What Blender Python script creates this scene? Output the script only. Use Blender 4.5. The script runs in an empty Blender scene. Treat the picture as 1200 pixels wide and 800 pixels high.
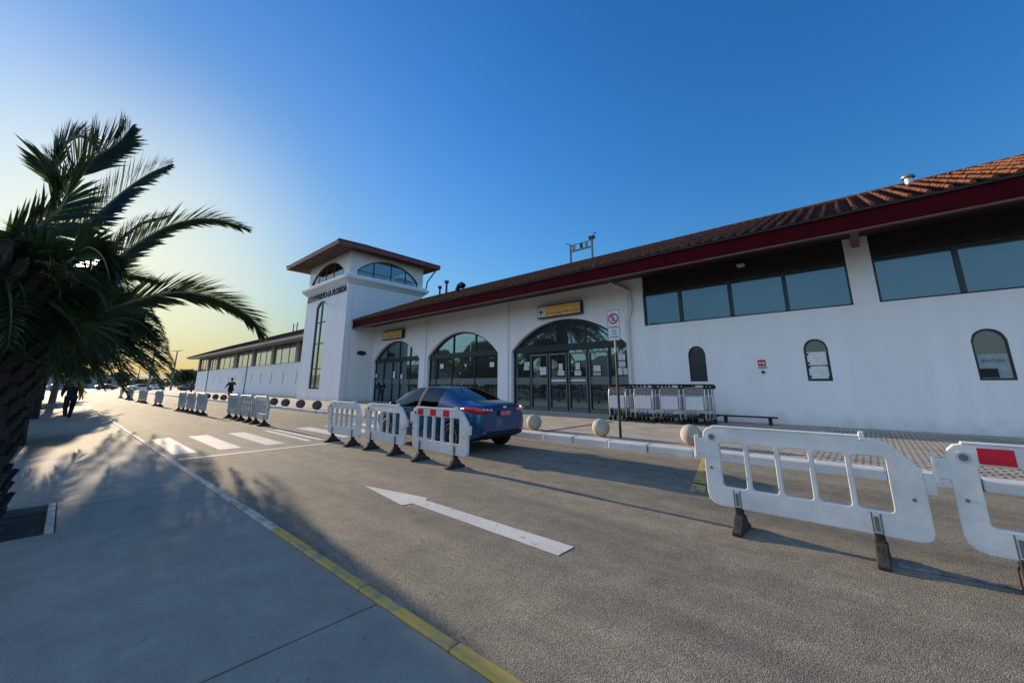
import bpy, bmesh, math, random
from mathutils import Vector, Matrix, noise
random.seed(7)
R=math.radians
S=bpy.context.scene
COL=S.collection
H=1.5
# ---------- camera ----------
PIT=R(12.3); YAW=R(48.1); F=458.; CX=600.; CY=350.
FW=Vector((-math.cos(YAW)*math.cos(PIT), math.sin(YAW)*math.cos(PIT), math.sin(PIT)))
RT=Vector((math.sin(YAW), math.cos(YAW),0.))
UP=RT.cross(FW)
def ray(x,y): return FW+RT*((x-CX)/F)-UP*((y-CY)/F)
def gz(x,y,z=0.):
    r=ray(x,y); t=(z-H)/r.z; return Vector((r.x*t,r.y*t,z))
def gy(x,y,Y):
    r=ray(x,y); t=Y/r.y; return Vector((r.x*t,Y,H+r.z*t))
def gx(x,y,X):
    r=ray(x,y); t=X/r.x; return Vector((X,r.y*t,H+r.z*t))
cam=bpy.data.cameras.new('camera'); co=bpy.data.objects.new('camera',cam); COL.objects.link(co)
co.location=(0,0,H)
co.matrix_world=Matrix.Translation((0,0,H)) @ Matrix((( RT.x,UP.x,-FW.x,0),(RT.y,UP.y,-FW.y,0),(RT.z,UP.z,-FW.z,0),(0,0,0,1)))
cam.sensor_width=36; cam.lens=F/1200*36; cam.shift_y=-50/1200; cam.clip_end=6000; cam.clip_start=.05
S.camera=co
# ---------- materials ----------
def new_mat(name):
    m=bpy.data.materials.new(name); m.use_nodes=True
    nt=m.node_tree; b=nt.nodes['Principled BSDF']; return m,nt,b
def mat(name,col,rough=.7,metal=0.,var=.12,scale=6.,bump=0.,bscale=40.,spec=.5,col2=None,trans=0.,coat=0.,detail=4):
    m,nt,b=new_mat(name); N=nt.nodes; L=nt.links
    b.inputs['Roughness'].default_value=rough; b.inputs['Metallic'].default_value=metal
    b.inputs['Specular IOR Level'].default_value=spec
    b.inputs['Coat Weight'].default_value=coat
    b.inputs['Coat Roughness'].default_value=.05
    tc=N.new('ShaderNodeTexCoord')
    nz=N.new('ShaderNodeTexNoise'); nz.inputs['Scale'].default_value=scale; nz.inputs['Detail'].default_value=detail; nz.inputs['Roughness'].default_value=.6
    L.new(tc.outputs['Object'],nz.inputs['Vector'])
    r=N.new('ShaderNodeValToRGB'); L.new(nz.outputs['Fac'],r.inputs['Fac'])
    c2=col2 or tuple(c*(1-var*2) for c in col)
    r.color_ramp.elements[0].position=.32; r.color_ramp.elements[1].position=.68
    r.color_ramp.elements[0].color=(*c2,1); r.color_ramp.elements[1].color=(*[min(1,c*(1+var*.4)) for c in col],1)
    L.new(r.outputs['Color'],b.inputs['Base Color'])
    if bump>0:
        n2=N.new('ShaderNodeTexNoise'); n2.inputs['Scale'].default_value=bscale; n2.inputs['Detail'].default_value=3
        L.new(tc.outputs['Object'],n2.inputs['Vector'])
        bp=N.new('ShaderNodeBump'); bp.inputs['Strength'].default_value=min(1,bump); bp.inputs['Distance'].default_value=.01 if bump<=1 else .01*bump
        L.new(n2.outputs['Fac'],bp.inputs['Height']); L.new(bp.outputs['Normal'],b.inputs['Normal'])
    return m
def ground_mat(name,base,dark,speck,sscale=120.,patch=.35,bump=.6,rough=.9,crack=False,stain=.5,smin=.5):
    """aggregate surface: large soft patches, stains and fine speckle"""
    m,nt,b=new_mat(name); N=nt.nodes; L=nt.links
    b.inputs['Roughness'].default_value=rough; b.inputs['Specular IOR Level'].default_value=.35
    tc=N.new('ShaderNodeTexCoord')
    def nz(s,d=5,ro=.6,stretch=None):
        n=N.new('ShaderNodeTexNoise'); n.inputs['Scale'].default_value=s; n.inputs['Detail'].default_value=d; n.inputs['Roughness'].default_value=ro
        if stretch:
            mp=N.new('ShaderNodeMapping'); mp.inputs['Scale'].default_value=stretch; L.new(tc.outputs['Object'],mp.inputs['Vector']); L.new(mp.outputs['Vector'],n.inputs['Vector'])
        else: L.new(tc.outputs['Object'],n.inputs['Vector'])
        return n
    def ramp(n,a,c,ca,cb):
        r=N.new('ShaderNodeValToRGB'); r.color_ramp.elements[0].position=a; r.color_ramp.elements[1].position=c
        r.color_ramp.elements[0].color=(*ca,1); r.color_ramp.elements[1].color=(*cb,1); L.new(n.outputs['Fac'],r.inputs['Fac']); return r
    r1=ramp(nz(.75,7,.66,(.13,1,1)),.5-patch/2,.5+patch/2,dark,base)
    mx=N.new('ShaderNodeMix'); mx.data_type='RGBA'; mx.blend_type='MULTIPLY'; mx.inputs['Factor'].default_value=stain
    r2=ramp(nz(3.2,8,.7),.35,.62,(.55,.55,.55),(1,1,1))
    L.new(r1.outputs['Color'],mx.inputs['A']); L.new(r2.outputs['Color'],mx.inputs['B'])
    sp=N.new('ShaderNodeTexVoronoi'); sp.inputs['Scale'].default_value=sscale; L.new(tc.outputs['Object'],sp.inputs['Vector'])
    sv=N.new('ShaderNodeSeparateXYZ'); L.new(sp.outputs['Color'],sv.inputs['Vector'])
    r3=N.new('ShaderNodeValToRGB'); r3.color_ramp.elements[0].position=.15; r3.color_ramp.elements[1].position=.95; r3.color_ramp.elements[0].color=(smin,smin,smin,1); r3.color_ramp.elements[1].color=(*speck,1); L.new(sv.outputs['X'],r3.inputs['Fac'])
    m2=N.new('ShaderNodeMix'); m2.data_type='RGBA'; m2.blend_type='MULTIPLY'; m2.inputs['Factor'].default_value=.8
    L.new(mx.outputs['Result'],m2.inputs['A']); L.new(r3.outputs['Color'],m2.inputs['B'])
    out=m2.outputs['Result']
    if crack:
        v=N.new('ShaderNodeTexVoronoi'); v.feature='DISTANCE_TO_EDGE'; v.inputs['Scale'].default_value=.16
        w=nz(1.3,6,.7); va=N.new('ShaderNodeVectorMath'); va.operation='MULTIPLY_ADD'
        L.new(w.outputs['Color'],va.inputs[0]); va.inputs[1].default_value=(1.1,1.1,0); L.new(tc.outputs['Object'],va.inputs[2])
        L.new(va.outputs['Vector'],v.inputs['Vector'])
        rc=N.new('ShaderNodeValToRGB'); rc.color_ramp.elements[0].position=0; rc.color_ramp.elements[1].position=.0035
        rc.color_ramp.elements[0].color=(.45,.43,.4,1); rc.color_ramp.elements[1].color=(1,1,1,1); L.new(v.outputs['Distance'],rc.inputs['Fac'])
        m3=N.new('ShaderNodeMix'); m3.data_type='RGBA'; m3.blend_type='MULTIPLY'; m3.inputs['Factor'].default_value=.7
        L.new(out,m3.inputs['A']); L.new(rc.outputs['Color'],m3.inputs['B']); out=m3.outputs['Result']
    L.new(out,b.inputs['Base Color'])
    bp=N.new('ShaderNodeBump'); bp.inputs['Strength'].default_value=bump; bp.inputs['Distance'].default_value=.005
    L.new(sp.outputs['Distance'],bp.inputs['Height']); bp.invert=True; L.new(bp.outputs['Normal'],b.inputs['Normal'])
    return m
def paint_mat(name,col,under,wear=.5,rough=.7,scale=9.):
    """worn paint: patches rubbed away to the surface under it"""
    m,nt,b=new_mat(name); N=nt.nodes; L=nt.links
    b.inputs['Roughness'].default_value=rough
    tc=N.new('ShaderNodeTexCoord')
    n=N.new('ShaderNodeTexNoise'); n.inputs['Scale'].default_value=scale; n.inputs['Detail'].default_value=9; n.inputs['Roughness'].default_value=.75
    L.new(tc.outputs['Object'],n.inputs['Vector'])
    r=N.new('ShaderNodeValToRGB'); c=.5-.35*(1-wear)
    r.color_ramp.elements[0].position=max(0,c-.05); r.color_ramp.elements[1].position=c+.05
    r.color_ramp.elements[0].color=(*under,1); r.color_ramp.elements[1].color=(*col,1)
    L.new(n.outputs['Fac'],r.inputs['Fac'])
    n2=N.new('ShaderNodeTexNoise'); n2.inputs['Scale'].default_value=1.7; n2.inputs['Detail'].default_value=5
    L.new(tc.outputs['Object'],n2.inputs['Vector'])
    mx=N.new('ShaderNodeMix'); mx.data_type='RGBA'; mx.blend_type='MULTIPLY'; mx.inputs['Factor'].default_value=.35
    L.new(r.outputs['Color'],mx.inputs['A']); L.new(n2.outputs['Fac'],mx.inputs['B'])
    L.new(mx.outputs['Result'],b.inputs['Base Color'])
    return m
def mirror_glass(name,tint,dark,fac):
    m,nt,b=new_mat(name); N=nt.nodes; L=nt.links
    b.inputs['Base Color'].default_value=(*dark,1); b.inputs['Roughness'].default_value=.3
    g=N.new('ShaderNodeBsdfGlossy'); g.inputs['Color'].default_value=(*tint,1); g.inputs['Roughness'].default_value=.012
    tc=N.new('ShaderNodeTexCoord'); n=N.new('ShaderNodeTexNoise'); n.inputs['Scale'].default_value=1.1; n.inputs['Detail'].default_value=1
    bp=N.new('ShaderNodeBump'); bp.inputs['Strength'].default_value=.12; bp.inputs['Distance'].default_value=.02
    L.new(tc.outputs['Object'],n.inputs['Vector']); L.new(n.outputs['Fac'],bp.inputs['Height']); L.new(bp.outputs['Normal'],g.inputs['Normal'])
    mx=N.new('ShaderNodeMixShader'); fr=N.new('ShaderNodeFresnel'); fr.inputs['IOR'].default_value=1.5
    ma=N.new('ShaderNodeMath'); ma.operation='ADD'; ma.use_clamp=True; ma.inputs[1].default_value=fac
    L.new(fr.outputs['Fac'],ma.inputs[0]); L.new(ma.outputs['Value'],mx.inputs['Fac'])
    L.new(b.outputs['BSDF'],mx.inputs[1]); L.new(g.outputs['BSDF'],mx.inputs[2])
    L.new(mx.outputs['Shader'],N['Material Output'].inputs['Surface'])
    return m
def clear_glass(name,tint,fac=.06):
    m,nt,b=new_mat(name); N=nt.nodes; L=nt.links
    t=N.new('ShaderNodeBsdfTransparent'); t.inputs['Color'].default_value=(*tint,1)
    g=N.new('ShaderNodeBsdfGlossy'); g.inputs['Roughness'].default_value=.01; g.inputs['Color'].default_value=(.9,.95,1,1)
    fr=N.new('ShaderNodeFresnel'); ma=N.new('ShaderNodeMath'); ma.operation='ADD'; ma.inputs[1].default_value=fac; ma.use_clamp=True
    mx=N.new('ShaderNodeMixShader'); L.new(fr.outputs['Fac'],ma.inputs[0]); L.new(ma.outputs['Value'],mx.inputs['Fac'])
    L.new(t.outputs['BSDF'],mx.inputs[1]); L.new(g.outputs['BSDF'],mx.inputs[2]); L.new(mx.outputs['Shader'],N['Material Output'].inputs['Surface'])
    return m
def leaf_mat(name,a,b_,tr=.35):
    m,nt,b=new_mat(name); N=nt.nodes; L=nt.links
    tc=N.new('ShaderNodeTexCoord'); n=N.new('ShaderNodeTexNoise'); n.inputs['Scale'].default_value=1.8; n.inputs['Detail'].default_value=4
    L.new(tc.outputs['Object'],n.inputs['Vector']); r=N.new('ShaderNodeValToRGB'); L.new(n.outputs['Fac'],r.inputs['Fac'])
    r.color_ramp.elements[0].position=.35; r.color_ramp.elements[1].position=.65
    r.color_ramp.elements[0].color=(*a,1); r.color_ramp.elements[1].color=(*b_,1)
    L.new(r.outputs['Color'],b.inputs['Base Color']); b.inputs['Roughness'].default_value=.45
    t=N.new('ShaderNodeBsdfTranslucent'); L.new(r.outputs['Color'],t.inputs['Color'])
    mx=N.new('ShaderNodeMixShader'); mx.inputs['Fac'].default_value=tr
    L.new(b.outputs['BSDF'],mx.inputs[1]); L.new(t.outputs['BSDF'],mx.inputs[2]); L.new(mx.outputs['Shader'],N['Material Output'].inputs['Surface'])
    return m
def wall_mat():
    m,nt,b=new_mat('white_stucco'); N=nt.nodes; L=nt.links
    b.inputs['Roughness'].default_value=.85
    tc=N.new('ShaderNodeTexCoord'); mp=N.new('ShaderNodeMapping'); mp.inputs['Scale'].default_value=(1.5,1.5,.22); L.new(tc.outputs['Object'],mp.inputs['Vector'])
    n=N.new('ShaderNodeTexNoise'); n.inputs['Scale'].default_value=1.2; n.inputs['Detail'].default_value=7; n.inputs['Roughness'].default_value=.65; L.new(mp.outputs['Vector'],n.inputs['Vector'])
    r=N.new('ShaderNodeValToRGB'); r.color_ramp.elements[0].position=.3; r.color_ramp.elements[1].position=.6
    r.color_ramp.elements[0].color=(.77,.765,.755,1); r.color_ramp.elements[1].color=(.82,.82,.81,1); L.new(n.outputs['Fac'],r.inputs['Fac'])
    # splash dirt low on the wall
    sx=N.new('ShaderNodeSeparateXYZ'); L.new(tc.outputs['Object'],sx.inputs['Vector'])
    n3=N.new('ShaderNodeTexNoise'); n3.inputs['Scale'].default_value=2.2; n3.inputs['Detail'].default_value=6; L.new(tc.outputs['Object'],n3.inputs['Vector'])
    ad=N.new('ShaderNodeMath'); ad.operation='MULTIPLY_ADD'; ad.inputs[1].default_value=-.9; L.new(n3.outputs['Fac'],ad.inputs[0]); L.new(sx.outputs['Z'],ad.inputs[2])
    r2=N.new('ShaderNodeMapRange'); r2.inputs['From Min'].default_value=-.45; r2.inputs['From Max'].default_value=.0; r2.inputs['To Min'].default_value=.78; r2.inputs['To Max'].default_value=1.
    L.new(ad.outputs['Value'],r2.inputs['Value'])
    mx=N.new('ShaderNodeMix'); mx.data_type='RGBA'; mx.blend_type='MULTIPLY'; mx.inputs['Factor'].default_value=1
    L.new(r.outputs['Color'],mx.inputs['A']); L.new(r2.outputs['Result'],mx.inputs['B']); L.new(mx.outputs['Result'],b.inputs['Base Color'])
    n2=N.new('ShaderNodeTexNoise'); n2.inputs['Scale'].default_value=14; n2.inputs['Detail'].default_value=6; L.new(tc.outputs['Object'],n2.inputs['Vector'])
    bp=N.new('ShaderNodeBump'); bp.inputs['Strength'].default_value=.35; bp.inputs['Distance'].default_value=.012; L.new(n2.outputs['Fac'],bp.inputs['Height']); L.new(bp.outputs['Normal'],b.inputs['Normal'])
    return m
def paver_mat(name,c1,c2,mort,bw,bh,ms=.012):
    m,nt,b=new_mat(name); N=nt.nodes; L=nt.links
    b.inputs['Roughness'].default_value=.85
    tc=N.new('ShaderNodeTexCoord'); br=N.new('ShaderNodeTexBrick'); L.new(tc.outputs['Object'],br.inputs['Vector'])
    br.inputs['Scale'].default_value=1; br.inputs['Brick Width'].default_value=bw; br.inputs['Row Height'].default_value=bh; br.inputs['Mortar Size'].default_value=ms
    br.inputs['Color1'].default_value=(*c1,1); br.inputs['Color2'].default_value=(*c2,1); br.inputs['Mortar'].default_value=(*mort,1)
    n=N.new('ShaderNodeTexNoise'); n.inputs['Scale'].default_value=1.4; n.inputs['Detail'].default_value=8; L.new(tc.outputs['Object'],n.inputs['Vector'])
    r=N.new('ShaderNodeMapRange'); r.inputs['From Min'].default_value=.3; r.inputs['From Max'].default_value=.7; r.inputs['To Min'].default_value=.7; r.inputs['To Max'].default_value=1.05; L.new(n.outputs['Fac'],r.inputs['Value'])
    mx=N.new('ShaderNodeMix'); mx.data_type='RGBA'; mx.blend_type='MULTIPLY'; mx.inputs['Factor'].default_value=1
    L.new(br.outputs['Color'],mx.inputs['A']); L.new(r.outputs['Result'],mx.inputs['B']); L.new(mx.outputs['Result'],b.inputs['Base Color'])
    bp=N.new('ShaderNodeBump'); bp.inputs['Strength'].default_value=.6; bp.inputs['Distance'].default_value=.006; bp.invert=True; L.new(br.outputs['Fac'],bp.inputs['Height']); L.new(bp.outputs['Normal'],b.inputs['Normal'])
    return m
M={}
M['asphalt']=ground_mat('asphalt',(.29,.255,.185),(.145,.133,.105),(1.75,1.72,1.66),150,.32,.7,.85,False,.6,.58)
M['concrete']=ground_mat('concrete_slab',(.35,.335,.275),(.25,.24,.20),(1.08,1.08,1.07),170,.5,.2,.85,False,.5,.9)
M['terrain']=ground_mat('dusty_ground',(.23,.19,.13),(.14,.12,.085),(1.2,1.2,1.1),20,.4,.5,.95)
M['soil']=mat('soil',(.045,.035,.025),.95,var=.3,scale=12,bump=1.,bscale=25)
M['wall']=wall_mat()
M['paver']=paver_mat('pavers',(.50,.44,.34),(.43,.375,.285),(.2,.175,.14),.4,.2)
M['dotpaver']=paver_mat('slotted_pavers',(.56,.50,.40),(.5,.45,.36),(.08,.07,.06),.2,.14,.02)
M['kerbwhite']=paint_mat('white_kerb_paint',(.72,.71,.68),(.27,.25,.22),.62,.75,7)
M['kerbwhite2']=paint_mat('thin_white_kerb_paint',(.64,.60,.50),(.33,.31,.25),.85,.8,6)
M['kerbyellow']=paint_mat('yellow_kerb_paint',(.62,.42,.09),(.30,.28,.22),.8,.8,5)
M['roadwhite']=paint_mat('white_road_paint',(.74,.71,.64),(.22,.19,.145),.68,.7,9)
M['roadwhitefaint']=paint_mat('faded_white_road_paint',(.34,.32,.28),(.13,.115,.095),1.0,.8,7)
M['roadyellow']=paint_mat('faded_yellow_road_paint',(.62,.44,.13),(.13,.115,.095),.85,.8,7)
M['fascia']=mat('dark_red_board',(.06,.001,.004),.7,var=.2,scale=2,bump=.2,bscale=8,spec=.08)
M['lip']=mat('brown_drip_edge',(.16,.055,.035),.5,var=.2)
M['soffit']=mat('dark_timber',(.022,.013,.010),.7,var=.25,scale=3)
M['tile']=mat('clay_tile',(.21,.075,.026),.7,var=.3,scale=3.5,bump=.4,bscale=25,spec=.15,col2=(.09,.032,.018))
M['tilebase']=mat('old_tile_pan',(.05,.02,.014),.9,var=.3,scale=4,spec=.1,col2=(.025,.011,.009))
M['wingfascia']=mat('cream_board',(.50,.45,.36),.6,var=.12)
M['wingsoffit']=mat('pale_soffit',(.34,.31,.25),.7,var=.12)
M['towerfascia']=mat('faded_red_board',(.26,.05,.035),.5,var=.2,scale=2)
M['towersoffit']=mat('tower_timber',(.09,.055,.042),.7,var=.2,scale=3)
M['towertile']=mat('weathered_tile',(.05,.025,.022),.8,var=.3,scale=4)
M['frame']=mat('dark_aluminium',(.035,.042,.045),.4,metal=.5,var=.1)
M['frameg']=mat('grey_aluminium',(.17,.20,.20),.4,metal=.4,var=.1)
M['glass_sky']=mirror_glass('reflective_window',(.30,.62,.78),(.005,.009,.011),.11)
M['glass_pale']=mirror_glass('pale_reflecting_glass',(.72,.84,.92),(.01,.012,.012),.26)
M['glass_arch']=mirror_glass('tinted_shopfront_glass',(.50,.80,.86),(.004,.006,.007),.22)
M['glass_dark']=mirror_glass('small_window_glass',(.7,.8,.85),(.010,.014,.016),.04)
M['glass_clear']=clear_glass('clear_glass',(.86,.93,.92),.08)
M['glass_car']=clear_glass('car_window_glass',(.05,.08,.09),.0)
M['paper']=mat('paper_notice',(.72,.74,.72),.7,var=.08,scale=9)
M['paperg']=mat('grey_board',(.30,.36,.37),.7,var=.1,scale=5)
M['pipe']=mat('pvc_downpipe',(.66,.66,.63),.5,var=.08)
M['black']=mat('black_rubber',(.014,.014,.014),.75,var=.3,scale=8,bump=.3)
M['blackm']=mat('black_painted_metal',(.012,.013,.014),.4,var=.2)
M['dirtyblack']=mat('dusty_rubber',(.05,.045,.038),.9,var=.3,scale=14,col2=(.015,.014,.012),bump=.5)
M['plastic']=mat('white_barrier_plastic',(.70,.70,.68),.45,var=.12,scale=2.5,bump=.15,bscale=12,col2=(.56,.56,.53),detail=8)
M['plasticg']=mat('greyed_barrier_plastic',(.50,.52,.53),.5,var=.14,scale=2.5,bump=.15,bscale=12,col2=(.38,.38,.37),detail=8)
M['red']=mat('red_reflective_film',(.62,.008,.03),.3,var=.1)
M['stone']=mat('concrete_ball',(.47,.42,.33),.85,var=.2,scale=5,bump=.5,bscale=60)
M['stoned']=mat('aggregate_ball',(.155,.115,.095),.9,var=.25,scale=8,bump=.6,bscale=60)
M['steel']=mat('brushed_steel',(.55,.56,.56),.32,metal=.85,var=.1)
M['cartpanel']=mat('cart_panel',(.60,.63,.64),.5,var=.05)
M['cartgrille']=mat('cart_grille',(.30,.27,.27),.5,metal=.3,var=.2,scale=20)
M['signy']=mat('yellow_sign_face',(.85,.50,.14),.5,var=.12,scale=1.5)
M['signw']=mat('white_sign_face',(.66,.68,.68),.5,var=.06)
M['ink']=mat('black_lettering',(.02,.02,.022),.6,var=.1)
M['inkr']=mat('red_lettering',(.50,.02,.04),.6,var=.1)
M['inko']=mat('brown_lettering',(.20,.055,.01),.6,var=.1)
M['letter']=mat('dark_metal_letters',(.025,.03,.032),.5,metal=.3,var=.1)
M['trunk']=mat('palm_trunk',(.085,.06,.042),.95,var=.3,scale=6,bump=1.,bscale=14,col2=(.03,.022,.016))
M['bark']=mat('grey_bark',(.16,.14,.12),.9,var=.25,scale=6,bump=.6)
M['palm']=leaf_mat('palm_leaf',(.024,.042,.012),(.075,.11,.025),.42)
M['rachis']=mat('palm_rachis',(.20,.19,.09),.45,var=.2)
M['leaf']=leaf_mat('tree_leaf',(.022,.036,.014),(.055,.075,.024),.25)
M['lamp']=mat('galvanised_pole',(.20,.20,.20),.5,metal=.5,var=.1)
M['plain']=mat('pale_render',(.45,.42,.36),.9,var=.15)
M['skin']=mat('skin',(.36,.20,.13),.5,var=.08)
M['hair']=mat('dark_hair',(.015,.011,.009),.6,var=.2)
M['cloth_black']=mat('black_cloth',(.010,.010,.012),.85,var=.2)
M['cloth_navy']=mat('navy_cloth',(.012,.018,.035),.85,var=.2)
M['cloth_brown']=mat('brown_cloth',(.06,.045,.035),.85,var=.2)
M['shoe']=mat('pale_shoe',(.40,.38,.36),.6,var=.1)
M['shoeb']=mat('black_shoe',(.012,.012,.012),.5,var=.1)
M['carpaint']=mat('blue_car_paint',(.002,.062,.165),.26,metal=.3,var=.03,coat=.5)
M['taillight']=mat('red_lamp_lens',(.55,.008,.012),.12,var=.1,coat=.8)
M['lampclear']=mat('clear_lamp_lens',(.80,.72,.72),.12,var=.05,coat=.6)
M['plate']=mat('red_number_plate',(.60,.06,.09),.5,var=.05)
M['rim']=mat('alloy_rim',(.45,.46,.47),.3,metal=.8,var=.08)
M['chrome']=mat('chrome',(.75,.76,.78),.12,metal=1.,var=.03)
# ---------- mesh helpers ----------
class MB:
    def __init__(s): s.v=[]; s.f=[]; s.m=[]; s.cm=0
    def add(s,vs,fs):
        o=len(s.v); s.v+= [tuple(p) for p in vs]
        for f in fs: s.f.append(tuple(i+o for i in f)); s.m.append(s.cm)
        return s
    def box(s,x0,x1,y0,y1,z0,z1):
        v=[(x0,y0,z0),(x1,y0,z0),(x1,y1,z0),(x0,y1,z0),(x0,y0,z1),(x1,y0,z1),(x1,y1,z1),(x0,y1,z1)]
        return s.add(v,[(0,3,2,1),(4,5,6,7),(0,1,5,4),(1,2,6,5),(2,3,7,6),(3,0,4,7)])
    def prism(s,poly,axis,a,b):
        n=len(poly)
        def P(p,t):
            if axis=='y': return (p[0],t,p[1])
            if axis=='x': return (t,p[0],p[1])
            return (p[0],p[1],t)
        v=[P(p,a) for p in poly]+[P(p,b) for p in poly]
        f=[tuple(range(n)),tuple(range(2*n-1,n-1,-1))]+[(i,i+n,(i+1)%n+n,(i+1)%n) for i in range(n)]
        return s.add(v,f)
    def tube(s,pts,r,n=8,cap=True):
        pts=[Vector(p) for p in pts]; rs=r if isinstance(r,(list,tuple)) else [r]*len(pts)
        vs=[];fs=[]; ref=None
        for i,p in enumerate(pts):
            d=(pts[min(i+1,len(pts)-1)]-pts[max(i-1,0)]).normalized()
            if ref is None: ref=Vector((0,0,1)) if abs(d.z)<.9 else Vector((1,0,0))
            u=d.cross(ref).normalized(); w=u.cross(d).normalized(); ref=w
            for k in range(n):
                a=2*math.pi*k/n; vs.append(p+u*math.cos(a)*rs[i]+w*math.sin(a)*rs[i])
        for i in range(len(pts)-1):
            for k in range(n):
                fs.append((i*n+k,i*n+(k+1)%n,(i+1)*n+(k+1)%n,(i+1)*n+k))
        if cap: fs.append(tuple(range(n-1,-1,-1))); fs.append(tuple(range((len(pts)-1)*n,len(pts)*n)))
        return s.add(vs,fs)
    def lathe(s,prof,c=(0,0,0),n=24,axis='z'):
        vs=[];fs=[]
        for (r,z) in prof:
            for k in range(n):
                a=2*math.pi*k/n; p=(r*math.cos(a),r*math.sin(a),z)
                if axis=='y': p=(p[0],p[2],p[1])
                if axis=='x': p=(p[2],p[0],p[1])
                vs.append((p[0]+c[0],p[1]+c[1],p[2]+c[2]))
        for i in range(len(prof)-1):
            for k in range(n): fs.append((i*n+k,i*n+(k+1)%n,(i+1)*n+(k+1)%n,(i+1)*n+k))
        fs.append(tuple(range(n-1,-1,-1))); fs.append(tuple(range((len(prof)-1)*n,len(prof)*n)))
        return s.add(vs,fs)
    def ball(s,c,r,n=16,sc=(1,1,1)):
        prof=[(math.sin(math.pi*i/n)*r+1e-5,-math.cos(math.pi*i/n)*r) for i in range(n+1)]
        o=len(s.v); s.lathe(prof,(0,0,0),n*2)
        for i in range(o,len(s.v)): p=s.v[i]; s.v[i]=(p[0]*sc[0]+c[0],p[1]*sc[1]+c[1],p[2]*sc[2]+c[2])
        return s
    def build(s,name,material,parent=None,off=None,smooth=False,bevel=0,seg=2):
        me=bpy.data.meshes.new(name)
        o=Vector(off) if off is not None else Vector((0,0,0))
        me.from_pydata([tuple(Vector(p)-o) for p in s.v],[],s.f)
        mats=material if isinstance(material,(list,tuple)) else [material]
        for m in mats: me.materials.append(m)
        if len(mats)>1:
            for p,i in zip(me.polygons,s.m): p.material_index=i
        bm=bmesh.new(); bm.from_mesh(me); bmesh.ops.recalc_face_normals(bm,faces=bm.faces)
        bm.to_mesh(me); bm.free()
        if smooth:
            for p in me.polygons: p.use_smooth=True
            if smooth!='all': me.set_sharp_from_angle(angle=R(40))
        ob=bpy.data.objects.new(name,me); COL.objects.link(ob)
        if parent is not None: ob.parent=parent
        if bevel:
            bv=ob.modifiers.new('bevel','BEVEL'); bv.width=bevel; bv.segments=seg; bv.limit_method='ANGLE'; bv.angle_limit=R(40)
        return ob
def tag(o,label=None,cat=None,group=None,kind=None):
    if label: o['label']=label
    if cat: o['category']=cat
    if group: o['group']=group
    if kind: o['kind']=kind
    return o
def thing(name,label,cat,loc=(0,0,0),rz=0,group=None):
    o=bpy.data.objects.new(name,None); COL.objects.link(o); o.empty_display_size=.2
    o.location=loc; o.rotation_euler=(0,0,rz); return tag(o,label,cat,group)
def struct(o): o['kind']='structure'; return o
def dup(root,loc,rz=None,label=None,sc=None):
    def cp(o,parent):
        c=o.copy(); COL.objects.link(c)
        if parent is not None: c.parent=parent
        for ch in [x for x in bpy.data.objects if x.parent==o]: cp(ch,c)
        return c
    r=cp(root,None); r.location=loc
    if rz is not None: r.rotation_euler=(0,0,rz)
    if label: r['label']=label
    if sc: r.scale=sc
    return r
def text_mesh(name,txt,size,material,mtx,parent=None,depth=.01,width=None,extra_scale_x=1):
    cu=bpy.data.curves.new('tmp_text','FONT'); cu.body=txt; cu.size=size; cu.extrude=depth; cu.align_x='CENTER'; cu.align_y='CENTER'
    o=bpy.data.objects.new('tmp_text',cu); COL.objects.link(o)
    dg=bpy.context.evaluated_depsgraph_get(); dg.update()
    me=bpy.data.meshes.new_from_object(o.evaluated_get(dg)); bpy.data.objects.remove(o)
    xs=[v.co.x for v in me.vertices]; w=max(xs)-min(xs)
    sx=(width/w) if width else extra_scale_x
    for v in me.vertices: v.co=mtx@Vector((v.co.x*sx,v.co.y,v.co.z))
    me.materials.clear(); me.materials.append(material); me.name=name
    ob=bpy.data.objects.new(name,me); COL.objects.link(ob)
    if parent is not None: ob.parent=parent
    return ob
def face_my(x,y,z):   # text plane facing -Y, baseline along +X
    return Matrix.Translation((x,y,z))@Matrix.Rotation(R(90),4,'X')
def arch_z(ox0,ox1,spring,crest):
    w=(ox1-ox0)/2; h=crest-spring; cx=(ox0+ox1)/2; rr=(w*w+h*h)/(2*h)
    def f(x):
        d=min(abs(x-cx),w); return crest-rr+math.sqrt(max(0,rr*rr-d*d))
    return f
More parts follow.
